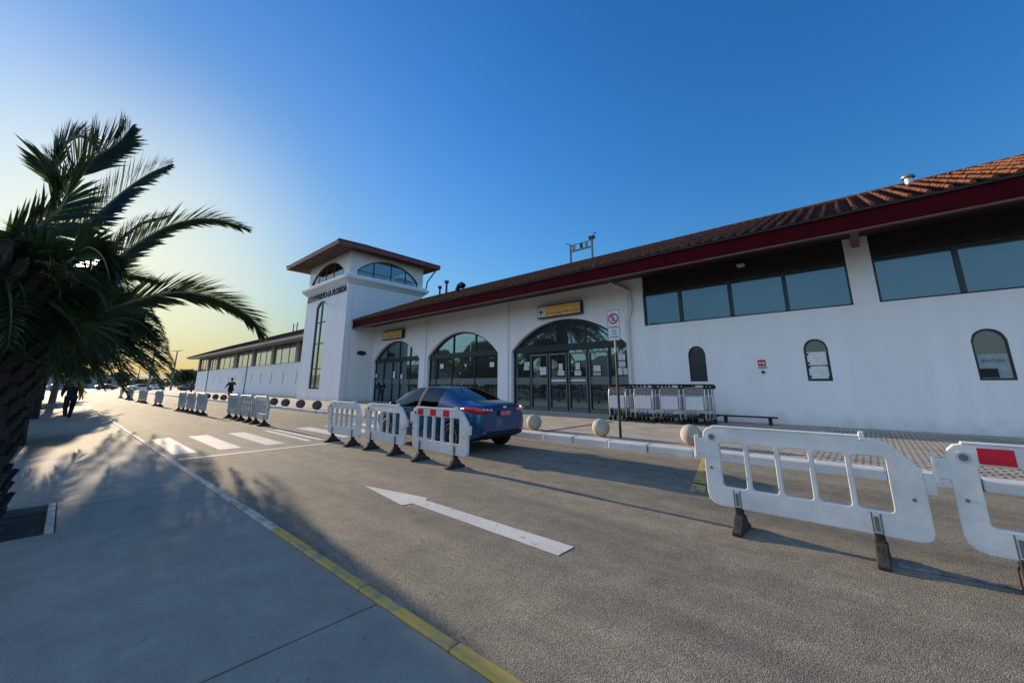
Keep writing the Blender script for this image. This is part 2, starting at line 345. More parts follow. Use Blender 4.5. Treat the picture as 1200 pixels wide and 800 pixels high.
def wall_open(mb,x0,x1,z0,z1,ops,y0,y1,swap=False,ztop=None):
    """wall slab with openings (a,b,bottom,topfn,n); swap -> slab in the YZ plane"""
    def P(x,y,z): return (y,x,z) if swap else (x,y,z)
    br=[x0,x1]
    for (a,b,zb,tf,n) in ops: br+=[a+(b-a)*i/n for i in range(n+1)]
    br=sorted(set(round(t,5) for t in br))
    def q(a,b,c,d): mb.add([a,b,c,d],[(0,1,2,3)])
    for xa,xb in zip(br,br[1:]):
        op=None
        for o in ops:
            if xa>=o[0]-1e-4 and xb<=o[1]+1e-4: op=o
        spans=[(z0,z0,z1,z1)]
        if op:
            ta,tb=op[3](xa),op[3](xb)
            spans=[(ta,tb,z1,z1)]
            if op[2]>z0+1e-4: spans.append((z0,z0,op[2],op[2])); q(P(xa,y0,op[2]),P(xb,y0,op[2]),P(xb,y1,op[2]),P(xa,y1,op[2]))
            q(P(xa,y0,ta),P(xb,y0,tb),P(xb,y1,tb),P(xa,y1,ta))
        for (a,b,c,d) in spans:
            for yy in (y0,y1): q(P(xa,yy,a),P(xb,yy,b),P(xb,yy,d),P(xa,yy,c))
        q(P(xa,y0,z1),P(xb,y0,z1),P(xb,y1,z1),P(xa,y1,z1))
    for (a,b,zb,tf,n) in ops:
        for x in (a,b): q(P(x,y0,zb),P(x,y1,zb),P(x,y1,tf(x)),P(x,y0,tf(x)))
    for x in (x0,x1): q(P(x,y0,z0),P(x,y1,z0),P(x,y1,z1),P(x,y0,z1))
def arch_poly(a,b,z0,f,n=20):
    return [(a,z0),(b,z0)]+[(b+(a-b)*i/n,f(b+(a-b)*i/n)) for i in range(n+1)]
def arch_bar(mb,a,b,z0,f,w,y0,y1,swap=False,n=20,bottom=True):
    """frame bar following the outline of an arched opening"""
    pts=arch_poly(a,b,z0,f,n); cx=(a+b)/2; cz=(z0+f(cx))/2
    def P(p,y): return (y,p[0],p[1]) if swap else (p[0],y,p[1])
    inn=[]
    for p in pts:
        q=[p[0]+(w if p[0]<cx-.3*w else (-w if p[0]>cx+.3*w else 0)), p[1]]
        q[0]=min(max(q[0],a+w),b-w); q[1]=z0+w if abs(p[1]-z0)<1e-6 else max(z0+w,min(p[1]-w, f(q[0])-w))
        inn.append(tuple(q))
    n_=len(pts)
    for i in range(n_):
        j=(i+1)%n_
        if i==0 and not bottom: continue
        o=[pts[i],pts[j],inn[j],inn[i]]
        v=[P(p,y0) for p in o]+[P(p,y1) for p in o]
        mb.add(v,[(0,1,2,3),(7,6,5,4),(0,4,5,1),(1,5,6,2),(2,6,7,3),(3,7,4,0)])
SUN_E=4.7
SKY=(1.35,0.7,6.0)
SKY_S=.15
SAT=1.14
HUE=.507
SHO=.33
SUNDISC=12.
AUR=.20
FACADE_FILL=.37
EXPO=.72
# ================= SETTING =================
# ground sheet to the horizon
MB().box(-2500,600,-1500,1500,-.6,-.07).build('ground',M['terrain']); struct(bpy.data.objects['ground'])
rd=MB().box(-130,30,.9,9.02,-.5,0).build('road',M['asphalt']); struct(rd)
# car park beyond the far end
cp=MB().box(-420,-130.02,-40,60,-.5,-.012).build('car_park_ground',M['asphalt']); struct(cp)
def ky(x): return (1.82+.0115*x)*.967
PZ=.05
# left pavement: slabs with open joints, a tree pit left out
PIT=(-7.78,-6.30,-1.35,.16)
sl=MB(); js=[30,20.9,16.2,11.5,6.75,2.02,-2.70,-7.42]
x=-7.42
while x>-130: x-=4.7; js.append(x)
def slab(xa,xb,ya,yb0,yb1):
    sl.prism([(xa,ya),(xb,ya),(xb,yb1),(xa,yb0)],'z',-.4,PZ)
for a,b in zip(js,js[1:]):
    xb,xa=a-.009,b+.009
    cuts=[(xa,xb)]
    if xa<PIT[1] and xb>PIT[0]:
        cuts=[]
        l,r=max(xa,PIT[0]),min(xb,PIT[1])
        if xa<l: cuts.append((xa,l))
        if xb>r: cuts.append((r,xb))
        slab(l,r,PIT[3],ky(l)-.088,ky(r)-.088); slab(l,r,-3.2,PIT[2],PIT[2])
    for (c,d) in cuts:
        slab(c,d,-3.2,ky(c)-.088,ky(d)-.088)
struct(sl.build('pavement',M['concrete'],bevel=.006,seg=1))
struct(MB().box(PIT[0]+.01,PIT[1]-.01,PIT[2]+.01,PIT[3]-.01,-.5,-.035).build('tree_pit_soil',M['soil']))
# left kerb stones: yellow near the camera, worn white beyond
rk=random.Random(3)
for nm,mm,xa,xb in (('kerb_yellow','kerbyellow',12,-4.75),('kerb_white','kerbwhite2',-4.75,-128)):
    k=MB(); x=xa
    while x>xb+.01:
        L=min(1.0+rk.uniform(-.02,.02),x-xb); g=.004; w=rk.uniform(-.008,.008); dz=rk.uniform(-.004,.004)
        k.prism([(x-L+g,ky(x-L)-.083),(x-g,ky(x)-.083),(x-g,ky(x)+w),(x-L+g,ky(x-L)+w)],'z',-.35,PZ+.012+dz)
        x-=L
    struct(k.build(nm,M[mm],bevel=.014,seg=2))
# verge left of the pavement
struct(MB().box(-130,30,-60,-3.22,-.4,.02).build('verge',M['terrain']))
# building side pavement and its painted kerb
struct(MB().box(-135,30,9.31,22,-.4,.13).build('terminal_pavement',M['paver']))
struct(MB().box(-1.2,30,9.33,16.0,.12,.134).build('slotted_paving',M['dotpaver']))
struct(MB().box(-7.47,-7.33,9.6,13.9,.12,.1345).build('drain_channel',M['black']))
struct(MB().box(-31,-8,16.2,17.0,.12,.135).build('doorstep',M['plain']))
k=MB(); x=20
while x>-128:
    L=1.0+rk.uniform(-.03,.03); g=.012
    k.box(x-L+g,x-g,9.0+rk.uniform(-.02,.02),9.32,-.35,.165+rk.uniform(-.012,.01)); x-=L
struct(k.build('terminal_kerb',M['kerbwhite'],bevel=.028,seg=2))
# road markings, sheets 4 mm up
def sheet(name,polys,m,z=.004):
    mb=MB()
    for p in polys: mb.add([(a,b,z) for a,b in p],[tuple(range(len(p)))])
    return struct(mb.build(name,M[m]))
zs=[(1.80,2.21),(2.63,3.08),(3.60,4.03),(4.56,4.71),(4.87,5.04),(5.56,6.05),(6.52,7.0),(7.5,7.98),(8.4,8.8)]
sheet('crosswalk_stripes',[[(-15.1,a),(-11.5,a),(-11.5,b),(-15.1,b)] for a,b in zs],'roadwhite')
sheet('stop_line',[[(-10.78,1.77),(-10.60,1.77),(-10.60,5.1),(-10.78,5.1)]],'roadwhite')
sheet('far_stop_line',[[(-16.95,5.2),(-16.75,5.2),(-16.75,8.9),(-16.95,8.9)]],'roadwhitefaint')
sheet('arrow_marking',[[(-5.92,3.25),(-4.64,3.08),(-4.60,3.215),(-2.30,3.18),(-2.30,3.44),(-4.60,3.415),(-4.66,3.50)]],'roadwhite')
sheet('lane_line',[[(-.05,4.9),(1.6,5.13),(1.6,5.2),(-.05,4.98)],[(-7.6,7.45),(-1.5,6.62),(-1.5,6.69),(-7.6,7.53)]],'roadwhitefaint')
sheet('bay_marking',[[(-2.82,9.0),(-2.6,9.0),(-1.95,6.2),(-2.15,6.2)],[(-8.6,9.0),(-8.4,9.0),(-7.6,6.2),(-7.8,6.2)]],'roadyellow')
# far low hills
hm=MB()
for (cx,cy,rx,h) in ((-1500,700,600,42),(-1700,100,500,30),(-1300,1300,500,60),(-400,-1200,700,90),(-1200,-900,600,70),(900,-900,500,60)):
    n=28; vs=[]; fs=[]
    for j in range(9):
        for i in range(n):
            a=2*math.pi*i/n; t=j/8; rr=rx*(1-t)*(1+.25*noise.noise(Vector((math.cos(a)*2+cx,math.sin(a)*2,0))))
            vs.append((cx+rr*math.cos(a),cy+rr*math.sin(a),-1+h*math.sin(t*math.pi/2)*(1+.3*noise.noise(Vector((a*2,t*3,cx)))) ))
    for j in range(8):
        for i in range(n): fs.append((j*n+i,j*n+(i+1)%n,(j+1)*n+(i+1)%n,(j+1)*n+i))
    hm.add(vs,fs)
struct(hm.build('hills',mat('dry_hill',(.14,.12,.085),.95,var=.25,scale=.01),smooth='all'))

# ================= TERMINAL =================
WY=17.0
A1=(-30.95,-24.4); A2=(-23.4,-16.4); A3=(-15.3,-8.15)
ARCH=[(A1,3.35,4.85),(A2,3.35,4.90),(A3,3.35,4.87)]
XR=15.0
T=thing('terminal_building','long white airport terminal with dark red eaves, tiled roof and three wide glazed arches','airport terminal',(-11,WY,.13))
TO=(-11,WY,.13)
w=MB()
ops=[(a,b,.13,arch_z(a,b,sp,cr),28) for ((a,b),sp,cr) in ARCH]
wall_open(w,-31.0,-7.95,.13,6.62,ops,WY,WY+.40)
# pilaster strips beside the arches
for (xa,xb) in ((-24.4+.02,-23.4-.02),(-16.38,-15.32)): w.box(xa+.12,xb-.12,WY-.05,WY+.01,.13,6.55)
SW=[-5.13,-1.25,2.62,6.49,10.36]
hw=.335
ops=[(c-hw,c+hw,1.60,arch_z(c-hw,c+hw,2.70,3.02),12) for c in SW]
wall_open(w,-7.94,XR,.13,4.06,ops,WY-.004,WY+.40)
w.box(-7.94,-7.22,WY-.003,WY+.38,4.06,6.62)
w.build('wall',M['wall'],T,TO)
# back and interior shell so the halls are dark rooms
i_=MB(); i_.box(-31,XR,27,27.2,.13,6.6); i_.box(XR-.2,XR,17.4,27,.13,6.6); i_.box(-31,-30.8,17.4,27,.13,6.6); i_.box(-8.3,-8.1,17.4,27,.13,6.6)
i_.box(-31,XR,17.4,27,.0,.12); i_.box(-31,XR,17.41,27,5.9,6.0)
i_.build('inner_walls',mat('dim_interior',(.12,.12,.115),.9),T,TO)
# column between the clerestory bays
COLX=[-.05]; 
for cx in (-.05,7.6):
    MB().box(cx,cx+.64,WY-.002,WY+.36,4.06,6.40).build('column',M['wall'],T,TO,bevel=.01,seg=1)
    MB().box(cx+.22,cx+.42,14.95,WY+.3,5.98,6.2).build('eave_beam',M['lip'],T,TO)
# clerestory windows
GL=[(-7.22,-.05,[-5.62,-3.68,-1.86]),(.59,7.6,[2.42,4.25,6.05]),(8.24,XR-.1,[10.,11.8])]
for a,b,ms in GL:
    e=[a]+ms+[b]
    f=MB(); f.box(a,b,WY+.13,WY+.24,5.56,6.55); f.box(a,b,WY+.12,WY+.24,4.06,4.12)
    f.build('window_header',M['soffit'],T,TO)
    for p,q in zip(e,e[1:]):
        fr=MB(); 
        fr.box(p,p+.06,WY+.06,WY+.22,4.12,5.56); fr.box(q-.06,q,WY+.06,WY+.22,4.12,5.56); fr.box(p+.06,q-.06,WY+.1,WY+.2,5.50,5.56)
        fo=fr.build('window_frame',M['frame'],T,TO)
        MB().box(p+.05,q-.05,WY+.15,WY+.165,4.10,5.52).build('window_pane',M['glass_sky'],fo,TO)
# ceiling lamp tucked under the eave
MB().box(-3.25,-3.0,WY-.25,WY+.0,5.98,6.06).build('eave_lamp',M['signw'],T,TO)
# small arched windows
for k_,c in enumerate(SW[:4]):
    f=arch_z(c-hw,c+hw,2.70,3.02)
    fr=MB(); arch_bar(fr,c-hw,c+hw,1.60,f,.045,WY+.05,WY+.12,n=14)
    fo=fr.build('arched_window',M['frame'],T,TO)
    MB().prism(arch_poly(c-hw+.02,c+hw-.02,1.62,lambda x:f(x)-.02,14),'y',WY+.085,WY+.10).build('pane',M['glass_dark'],fo,TO)
    if k_==0:
        MB().box(c-.22,c+.26,WY+.14,WY+.16,1.64,1.95).build('cardboard',mat('olive_card',(.05,.06,.045),.9),fo,TO)
    if k_==1:
        for z0,z1 in ((1.68,2.10),(2.13,2.58)):
            MB().box(c-.27,c+.26,WY+.045,WY+.062,z0,z1).build('white_panel',M['paper'],fo,TO,bevel=.02)
        for xx,z in [(c-.25,z) for z in (1.74,2.06,2.2,2.5)]+[(c+.26,z) for z in (1.72,2.1)]:
            MB().box(xx-.03,xx+.03,WY+.035,WY+.05,z-.03,z+.04).build('clip',M['frame'],fo,TO)
    if k_==2:
        MB().box(c-.28,c+.28,WY+.066,WY+.078,1.66,2.32).build('notice_board',M['paperg'],fo,TO)
        MB().box(c-.29,c+.04,WY+.050,WY+.062,1.68,1.92).build('dark_box',M['black'],fo,TO)
        text_mesh('window_lettering','JEFATURA',.13,M['ink'],Matrix.Translation((-TO[0],-TO[1],-TO[2]))@face_my(c,WY+.064,2.13),fo,depth=.001,width=.44)
# arched glazing
PO=[]
def arch_glazing(a,b,sp,cr,mull_up,mull_lo,name):
    f=arch_z(a,b,sp,cr)
    fr=MB(); arch_bar(fr,a,b,.13,f,.09,WY+.22,WY+.36,n=26,bottom=False)
    fr.box(a+.02,b-.02,WY+.16,WY+.38,3.22,3.56)
    for x in mull_up: fr.box(x-.045,x+.045,WY+.22,WY+.34,3.56,f(x)-.03)
    for x in mull_lo: fr.box(x-.05,x+.05,WY+.22,WY+.34,.15,3.22)
    fo=fr.build('arched_shopfront',M['frame'],T,TO)
    mr=MB(); e=[a+.09]+mull_lo+[b-.09]
    for p,q in zip(e,e[1:]): mr.box(p+.05,q-.05,WY+.25,WY+.32,1.48,1.86)
    mr.build('push_rail',M['frameg'],fo,TO)
    MB().prism(arch_poly(a+.05,b-.05,.14,lambda x:f(x)-.05,26),'y',WY+.28,WY+.30).build('shopfront_glass',M['glass_arch'],fo,TO)
    return fo
f1=arch_glazing(A1[0],A1[1],3.35,4.85,[-29.2,-27.4,-25.9],[-29.6,-28.3,-27.2,-25.9],'l')
f2=arch_glazing(A2[0],A2[1],3.35,4.90,[-22.6,-20.8,-18.6],[-22.6,-20.9,-18.65],'m')
dx=[gy(px_,y_,17.25).x for px_,y_ in ((622,440),(643.5,440),(666,440),(690,440),(715.6,440))]
f3=arch_glazing(A3[0],A3[1],3.35,4.87,[gy(651.8,395,17.25).x,gy(685.6,395,17.25).x],dx,'r')
# door leaves and transom edge on the third arch
dl=MB()
for p,q in zip(dx[:-1],dx[1:]):
    dl.box(p+.06,q-.06,WY+.18,WY+.24,3.02,3.10); dl.box(p+.06,q-.06,WY+.18,WY+.24,.15,.28)
    dl.box(p+.06,p+.11,WY+.18,WY+.24,.28,3.02); dl.box(q-.11,q-.06,WY+.18,WY+.24,.28,3.02)
dl.build('door_leaves',M['frameg'],f3,TO)
# notices on the glass
def notice(cx,cy,wpx,hpx,fo,m='paper'):
    a=gy(cx-wpx/2,cy,17.22); b=gy(cx+wpx/2,cy,17.22); t=gy(cx,cy-hpx/2,17.22).z; u=gy(cx,cy+hpx/2,17.22).z
    o=MB().box(a.x,b.x,WY+.215,WY+.222,u,t).build('notice',M[m],fo,TO)
    return a.x,b.x,u,t
for (cx,cy,w_,h_) in ((617.5,426.5,6,5),(617,431.5,6,4),(636.6,434.5,7,9),(657,430,4.5,8),(657.6,437,7.5,5.5),(677,429,5,8),(677.2,437,7.5,5.5),(699.7,431.5,8,7),(699.8,438,8,3),(728.6,418,8,7.5),(729,426.5,8,6.5),(727,435,5,8),(733,435,4.6,8)):
    x0,x1,u,t=notice(cx,cy,w_,h_,f3)
    n=3
    for i in range(n):
        z=u+(t-u)*(i+.7)/(n+.4); MB().box(x0+.04,x1-.04-.05*(i%2),WY+.209,WY+.213,z-.012,z+.012).build('text_line',M['paperg'],f3,TO)
for (cx,cy,w_,h_) in ((655.,445.7,17,2.4),(678.,445.4,17,2.2)): notice(cx,cy,w_,h_,f3)
for (cx,cy,w_,h_) in ((517.8,429,4.2,5.5),(545.5,428,2,3),(576.5,427,5,5.5)): notice(cx,cy,w_,h_,f2)
for (cx,cy,w_,h_) in ((441.2,440,2.2,4),(461.8,439,2.4,8),(470.5,441,2.5,5)): notice(cx,cy,w_,h_,f1)
# fascia, soffit, roof
XL=-31.0
fa=MB(); fa.box(XL,XR,14.93,15.02,5.98,6.50); fa.build('fascia',M['fascia'],T,TO,bevel=.02)
fl=MB(); fl.box(XL,XR,14.90,15.05,5.93,5.975); fl.build('drip_edge',M['lip'],T,TO)
ft=MB(); ft.box(XL,XR,14.86,15.04,6.503,6.56); ft.build('gutter_edge',M['soffit'],T,TO)
so=MB(); so.prism([(15.03,5.985),(17.6,6.42),(17.6,6.5),(15.03,6.06)],'x',XL,XR); so.build('soffit',M['soffit'],T,TO)
RZ0,RZ1=6.56,9.55
rb=MB(); rb.prism([(14.95,RZ0-.02),(22,RZ1),(29.05,RZ0-.02),(29.05,RZ0-.12),(22,RZ1-.25),(14.95,RZ0-.06)],'x',XL,XR)
ro=rb.build('roof',M['tilebase'],T,TO)
tl=MB(); n=7; dirv=Vector((0,7.05,RZ1-RZ0)).normalized(); up=Vector((0,-dirv.z,dirv.y)); rt=random.Random(5)
x=XL+.2
while x<XR:
    vs=[];fs=[]; seg=15; Lr=7.62/seg
    for i in range(seg):
        jx=rt.uniform(-.012,.012); jz=rt.uniform(-.006,.008)
        for (t,r) in ((i*Lr-.02,.066),((i+1)*Lr,.056)):
            c=Vector((x+jx,14.86,RZ0-.01))+dirv*t+up*(.02+jz)
            for k in range(6):
                a=math.pi*k/5; vs.append(c+Vector((math.cos(a)*r,0,0))+up*math.sin(a)*r*1.75)
        o=i*12
        for k in range(5): fs.append((o+k,o+k+1,o+6+k+1,o+6+k))
        fs.append((o,o+1,o+2,o+3,o+4,o+5))
    tl.add(vs,fs); x+=.385
tl.build('tile_ridges',M['tile'],ro,TO)
rr=MB(); rr.tube([(XL,22,RZ1+.03),(XR,22,RZ1+.03)],.12,8); rr.build('ridge_cap',M['tile'],ro,TO)
# downpipe at the end of the arcade
pp=[gy(713,329,16.85),gy(718,333,16.8),gy(730,338,16.8),gy(737,343,16.85)]
dp=MB().tube([(-8.75,16.75,6.42),(-8.6,16.86,6.2),(-8.1,16.88,5.95),(-7.82,16.88,5.75),(-7.78,16.88,5.4),(-7.80,16.88,4.75),(-7.93,16.88,4.55),(-7.98,16.88,4.35),(-7.98,16.88,.2)],.085,10)
dp.build('downpipe',M['pipe'],T,TO,smooth=True)
MB().tube([(-31.0+7.42,16.93,6.5),(-23.58,16.93,.15)],.03,6).build('conduit',M['pipe'],T,TO)
MB().tube([(-15.5,16.93,6.5),(-15.5,16.93,.15)],.03,6).build('conduit',M['pipe'],T,TO)
# small flue pipes and vents on the roof
def zr(y): return RZ0+(y-14.95)/7.05*(RZ1-RZ0)
for (X,Y,h,r) in ((-24.9,19,.75,.07),(-24.05,19,1.05,.08)):
    m=MB(); m.tube([(X,Y,zr(Y)-.1),(X,Y,zr(Y)+h)],r,10); m.tube([(X,Y,zr(Y)+h),(X,Y,zr(Y)+h+.05),(X,Y,zr(Y)+h+.22),(X,Y,zr(Y)+h+.26)],[r*1.1,r*2.2,r*2.2,r*.6],10)
    m.build('flue_pipe',M['blackm'],T,TO,smooth=True)
m=MB(); X,Y=-22.4,19; b=zr(Y); m.tube([(X-.3,Y,b),(X-.3,Y,b+.35),(X-.1,Y,b+.62),(X+.15,Y,b+.68),(X+.35,Y,b+.5)],[.16,.17,.18,.2,.24],12); m.build('roof_cowl',M['blackm'],T,TO,smooth=True)
X,Y=2.3,21.4; b=zr(Y)
m=MB().tube([(X,Y,b-.2),(X,Y,b+.30)],.12,16).build('roof_vent',M['pipe'],T,TO,smooth=True)
MB().tube([(X,Y,b+.30),(X,Y,b+.32),(X,Y,b+.40),(X,Y,b+.42)],[.12,.21,.21,.17],16).build('vent_cap',M['lamp'],m,TO,smooth=True)
# antenna frame standing on the ridge: its own thing
AF=thing('antenna_frame','small grey metal frame carrying panels and antennas on the roof ridge','antenna frame',(-13.4,22,9.5)); AO=(-13.4,22,9.5)
m=MB()
for X in (-14.25,-12.55): m.box(X-.05,X+.05,21.95,22.05,9.5,11.0 if X<-13 else 11.2)
m.build('post',M['lamp'],AF,AO)
m=MB(); m.box(-14.2,-12.6,21.97,22.03,10.42,10.54); m.box(-14.2,-12.6,21.98,22.02,10.9,10.95); m.build('crossbar',M['lamp'],AF,AO)
for X in (-13.95,-13.35,-12.95): MB().box(X-.1,X+.12,21.9,21.96,10.55,10.88).build('antenna_panel',M['frameg'] if X!=-13.35 else M['frame'],AF,AO)
m=MB(); m.tube([(-12.55,22,11.2),(-12.55,22,11.4)],.03,6); m.box(-12.75,-12.35,21.9,22.1,11.0,11.2); m.tube([(-14.25,21.8,11.0),(-14.5,21.8,11.05)],.03,6); m.tube([(-12.3,21.9,11.3),(-12.2,21.9,11.3)],.05,6); m.build('floodlight',M['blackm'],AF,AO)

# ---- signs on the terminal ----
def box_sign(name,label,x0,x1,z0,z1,word,icon):
    o=(x0,WY,z0); t=thing(name,label,'sign',o)
    MB().box(x0,x1,WY-.26,WY-.001,z0,z1).build('housing',M['blackm'],t,o,bevel=.015)
    MB().box(x0+.05,x1-.05,WY-.275,WY-.262,z0+.06,z1-.06).build('sign_face',M['signy'],t,o)
    MB().box(x0+.05,x0+.55,WY-.283,WY-.276,z0+.06,z1-.06).build('icon_panel',M['signw'],t,o)
    # aircraft pictogram
    a=MB(); cx,cz=x0+.30,(z0+z1)/2-.02; y=WY-.29
    a.prism([(cx-.15,cz-.03),(cx+.12,cz-.03),(cx+.17,cz),(cx+.12,cz+.03),(cx-.15,cz+.03)],'y',y,y+.006)
    a.prism([(cx-.03,cz+.02),(cx+.05,cz+.02),(cx-.06,cz+.18),(cx-.10,cz+.18)],'y',y-.001,y+.005)
    a.prism([(cx-.03,cz-.02),(cx+.05,cz-.02),(cx-.06,cz-.18),(cx-.10,cz-.18)],'y',y-.001,y+.005)
    a.build('icon',M['ink'],t,o)
    text_mesh('lettering',word,.24,M['inko'],Matrix.Translation((-o[0],-o[1],-o[2]))@face_my((x0+.6+x1-.1)/2,WY-.277,(z0+z1)/2-.12),t,depth=.002,width=(x1-x0-.85))
    return t
box_sign('departure_sign','yellow boxed entrance sign with pictogram above the arch with the glass doors',-13.15,-10.35,4.99,5.66,'Embarque Nacional',True)
box_sign('arrival_sign','smaller faded yellow boxed sign above the arch nearest the tower',-29.5,-26.45,5.0,5.68,'Llegadas',True)
# red hose sign
o=gy(893,428,WY); o=(o.x,WY,o.z)
t=thing('hydrant_sign','small red and white fire connection sign on the blank white wall','sign',o)
MB().box(o[0]-.12,o[0]+.13,WY-.02,WY-.005,o[2]-.02,o[2]+.20).build('sign_face',M['red'],t,o)
m=MB(); m.box(o[0]-.09,o[0]-.01,WY-.026,WY-.021,o[2]+.05,o[2]+.12); m.box(o[0]+.02,o[0]+.10,WY-.026,WY-.021,o[2]+.05,o[2]+.12); m.build('symbol',M['signw'],t,o)
MB().box(o[0]-.12,o[0]+.15,WY-.018,WY-.005,o[2]-.12,o[2]-.04).build('lower_plate',M['paperg'],t,o)
MB().tube([(o[0]+.02,WY-.09,o[2]-.24),(o[0]+.02,WY-.0,o[2]-.24)],.05,10).build('valve',M['black'],t,o)
# ---- luggage area bench ----
o=(-3.5,16.2,.13); t=thing('rail_bench','long low black metal rail bench against the white wall','bench',o)
MB().box(-5.0,-2.5,16.1,16.32,.36,.41).build('rail',M['blackm'],t,o,bevel=.008)
for X in (-4.1,-2.72): MB().box(X-.05,X+.05,16.14,16.28,.13,.36).build('support',M['blackm'],t,o)

# ================= TOWER =================
TX0,TX1,TY0,TY1=-39.4,-31.0,14.3,21.6
O=(-35.2,18,.13)
W=thing('clock_tower','square white tower with hipped roof, belt cornice, arched lantern windows and dark lettering','tower',O)
W.name='lantern_tower'
m=MB(); fn=arch_z(-37.0,-34.75,8.35,8.85)
wall_open(m,TX0,TX1,.13,10.3,[(-37.0,-34.75,1.08,fn,12)],TY0,TY0+.3)
wall_open(m,TX0,TX1,.13,10.3,[],TY1-.3,TY1)
wall_open(m,TY0+.3,TY1-.3,.13,10.3,[],TX0,TX0+.3,swap=True); wall_open(m,TY0+.3,TY1-.3,.13,10.3,[],TX1-.3,TX1,swap=True)
m.box(TX0+.3,TX1-.3,TY0+.3,TY1-.3,10.1,10.3)
# lantern storey
f1_=arch_z(-38.85,-32.0,10.95,12.28); fs_=arch_z(14.95,21.05,10.95,12.25)
for yy in ((TY0+.02,TY0+.3),(TY1-.3,TY1-.02)): wall_open(m,TX0+.02,TX1-.02,10.3,12.55,[(-38.85,-32.0,10.5,f1_,20)],*yy)
for xx in ((TX0+.02,TX0+.3),(TX1-.3,TX1-.02)): wall_open(m,TY0+.3,TY1-.3,10.3,12.55,[(14.95,21.05,10.5,fs_,20)],*xx,swap=True)
m.build('wall',M['wall'],W,O)
# corner strip on the street side corner
MB().box(TX1-.02,TX1+.05,TY0-.03,TY0+.45,.13,9.7).build('corner_strip',M['wall'],W,O)
# cornice: stepped profile mitred round the tower
c=MB(); prof=[(.0,9.72),(.10,9.74),(.16,9.84),(.40,10.06),(.44,10.10),(.44,10.32),(.34,10.36),(.30,10.46),(.0,10.48)]
vs=[];fs=[]
for (d,z) in prof: vs+=[(TX0-d,TY0-d,z),(TX1+d,TY0-d,z),(TX1+d,TY1+d,z),(TX0-d,TY1+d,z)]
for i in range(len(prof)-1):
    for k in range(4): fs.append((i*4+k,i*4+(k+1)%4,(i+1)*4+(k+1)%4,(i+1)*4+k))
c.add(vs,fs); c.build('cornice',M['wall'],W,O)
# lantern windows
def lantern(a,b,f,sw,y,ms):
    q=MB(); arch_bar(q,a,b,10.5,f,.07,y,y+.1,swap=sw,n=20)
    for x in ms:
        if sw: q.box(y+.01,y+.09,x-.04,x+.04,10.55,f(x)-.05)
        else: q.box(x-.04,x+.04,y+.01,y+.09,10.55,f(x)-.05)
    if sw: q.box(y+.02,y+.08,a+.1,b-.1,10.92,10.97)
    fo=q.build('lantern_window',M['frame'],W,O)
    MB().prism(arch_poly(a+.03,b-.03,10.53,lambda x:f(x)-.03,20),'x' if sw else 'y',y+.04,y+.05).build('pane',M['glass_clear'],fo,O)
lantern(-38.85,-32.0,f1_,False,TY0+.1,[-37.4,-35.9,-34.3]); lantern(-38.85,-32.0,f1_,False,TY1-.2,[-37.4,-35.9,-34.3])
lantern(14.95,21.05,fs_,True,TX1-.2,[16.5,18.2,19.7]); lantern(14.95,21.05,fs_,True,TX0+.1,[16.5,18.2,19.7])
q=MB(); arch_bar(q,-37.0,-34.75,1.08,fn,.12,TY0+.06,TY0+.2,n=12)
q.box(-36.1,-35.9,TY0+.07,TY0+.19,1.15,8.75)
for z in (2.8,5.0,6.9): q.box(-36.9,-34.85,TY0+.08,TY0+.18,z-.05,z+.05)
fo=q.build('tall_window',M['frame'],W,O)
MB().prism(arch_poly(-36.95,-34.8,1.12,lambda x:fn(x)-.05,12),'y',TY0+.12,TY0+.14).build('pane',M['glass_pale'],fo,O)
# roof
E0,E1,G0,G1=-41.1,-29.8,12.65,22.7; ZE=12.42; AP=(-35.4,17.7,14.95)
r=MB(); cs=[(E0,G0),(E1,G0),(E1,G1),(E0,G1)]
r.add([(a,b,ZE+.30) for a,b in cs]+[AP],[(0,1,4),(1,2,4),(2,3,4),(3,0,4)])
ro=r.build('roof',M['towertile'],W,O)
rt_=MB()
for k in range(4):
    a=Vector((*cs[k],ZE+.31)); b=Vector((*cs[(k+1)%4],ZE+.31)); p=Vector(AP); L=(b-a).length; n=int(L/.42)
    for i in range(1,n):
        s=i/n; e=a.lerp(b,s); mid=(a+b)/2; t=1-abs(2*s-1)
        u=(e-mid).length/(L/2); top=p.lerp(e,0)  # hip meeting point
        hp=(a if s<.5 else b).lerp(p,1-u)
        rt_.tube([e,hp],.06,5,False)
    rt_.tube([a,p],.09,6,False)
rt_.build('tile_ridges',M['towertile'],ro,O)
q=MB()
q.box(E0,E1,G0,G0+.06,ZE,ZE+.29); q.box(E0,E1,G1-.06,G1,ZE,ZE+.29); q.box(E0,E0+.06,G0+.06,G1-.06,ZE,ZE+.29); q.box(E1-.06,E1,G0+.06,G1-.06,ZE,ZE+.29)
q.build('fascia',M['towerfascia'],W,O)
MB().box(E0+.06,E1-.06,G0+.06,G1-.06,ZE+.1,ZE+.14).build('soffit',M['towersoffit'],W,O)
text_mesh('tower_lettering','AEROPUERTO LA FLORIDA',.80,M['letter'],Matrix.Translation((-O[0],-O[1],-O[2]))@face_my(-35.2,TY0-.04,9.28),W,depth=.04,width=8.0)
MB().tube([(TX1+1.1,22.3,12.3),(TX1+.9,22.1,11.9),(TX1+.3,21.9,11.2),(TX1+.25,21.8,10.5)],.07,8).build('downpipe',M['lamp'],W,O,smooth=True)
pl=thing('wall_plaque','small oval dark plaque on the side wall of the tower','plaque',(TX1,15.9,4.0)); 
m=MB().lathe([(.35,0),(.35,.05)],(0,0,0),20,'x'); m.v=[(a,b*1.15,c*.55) for a,b,c in m.v]; m.build('plate',M['letter'],pl)

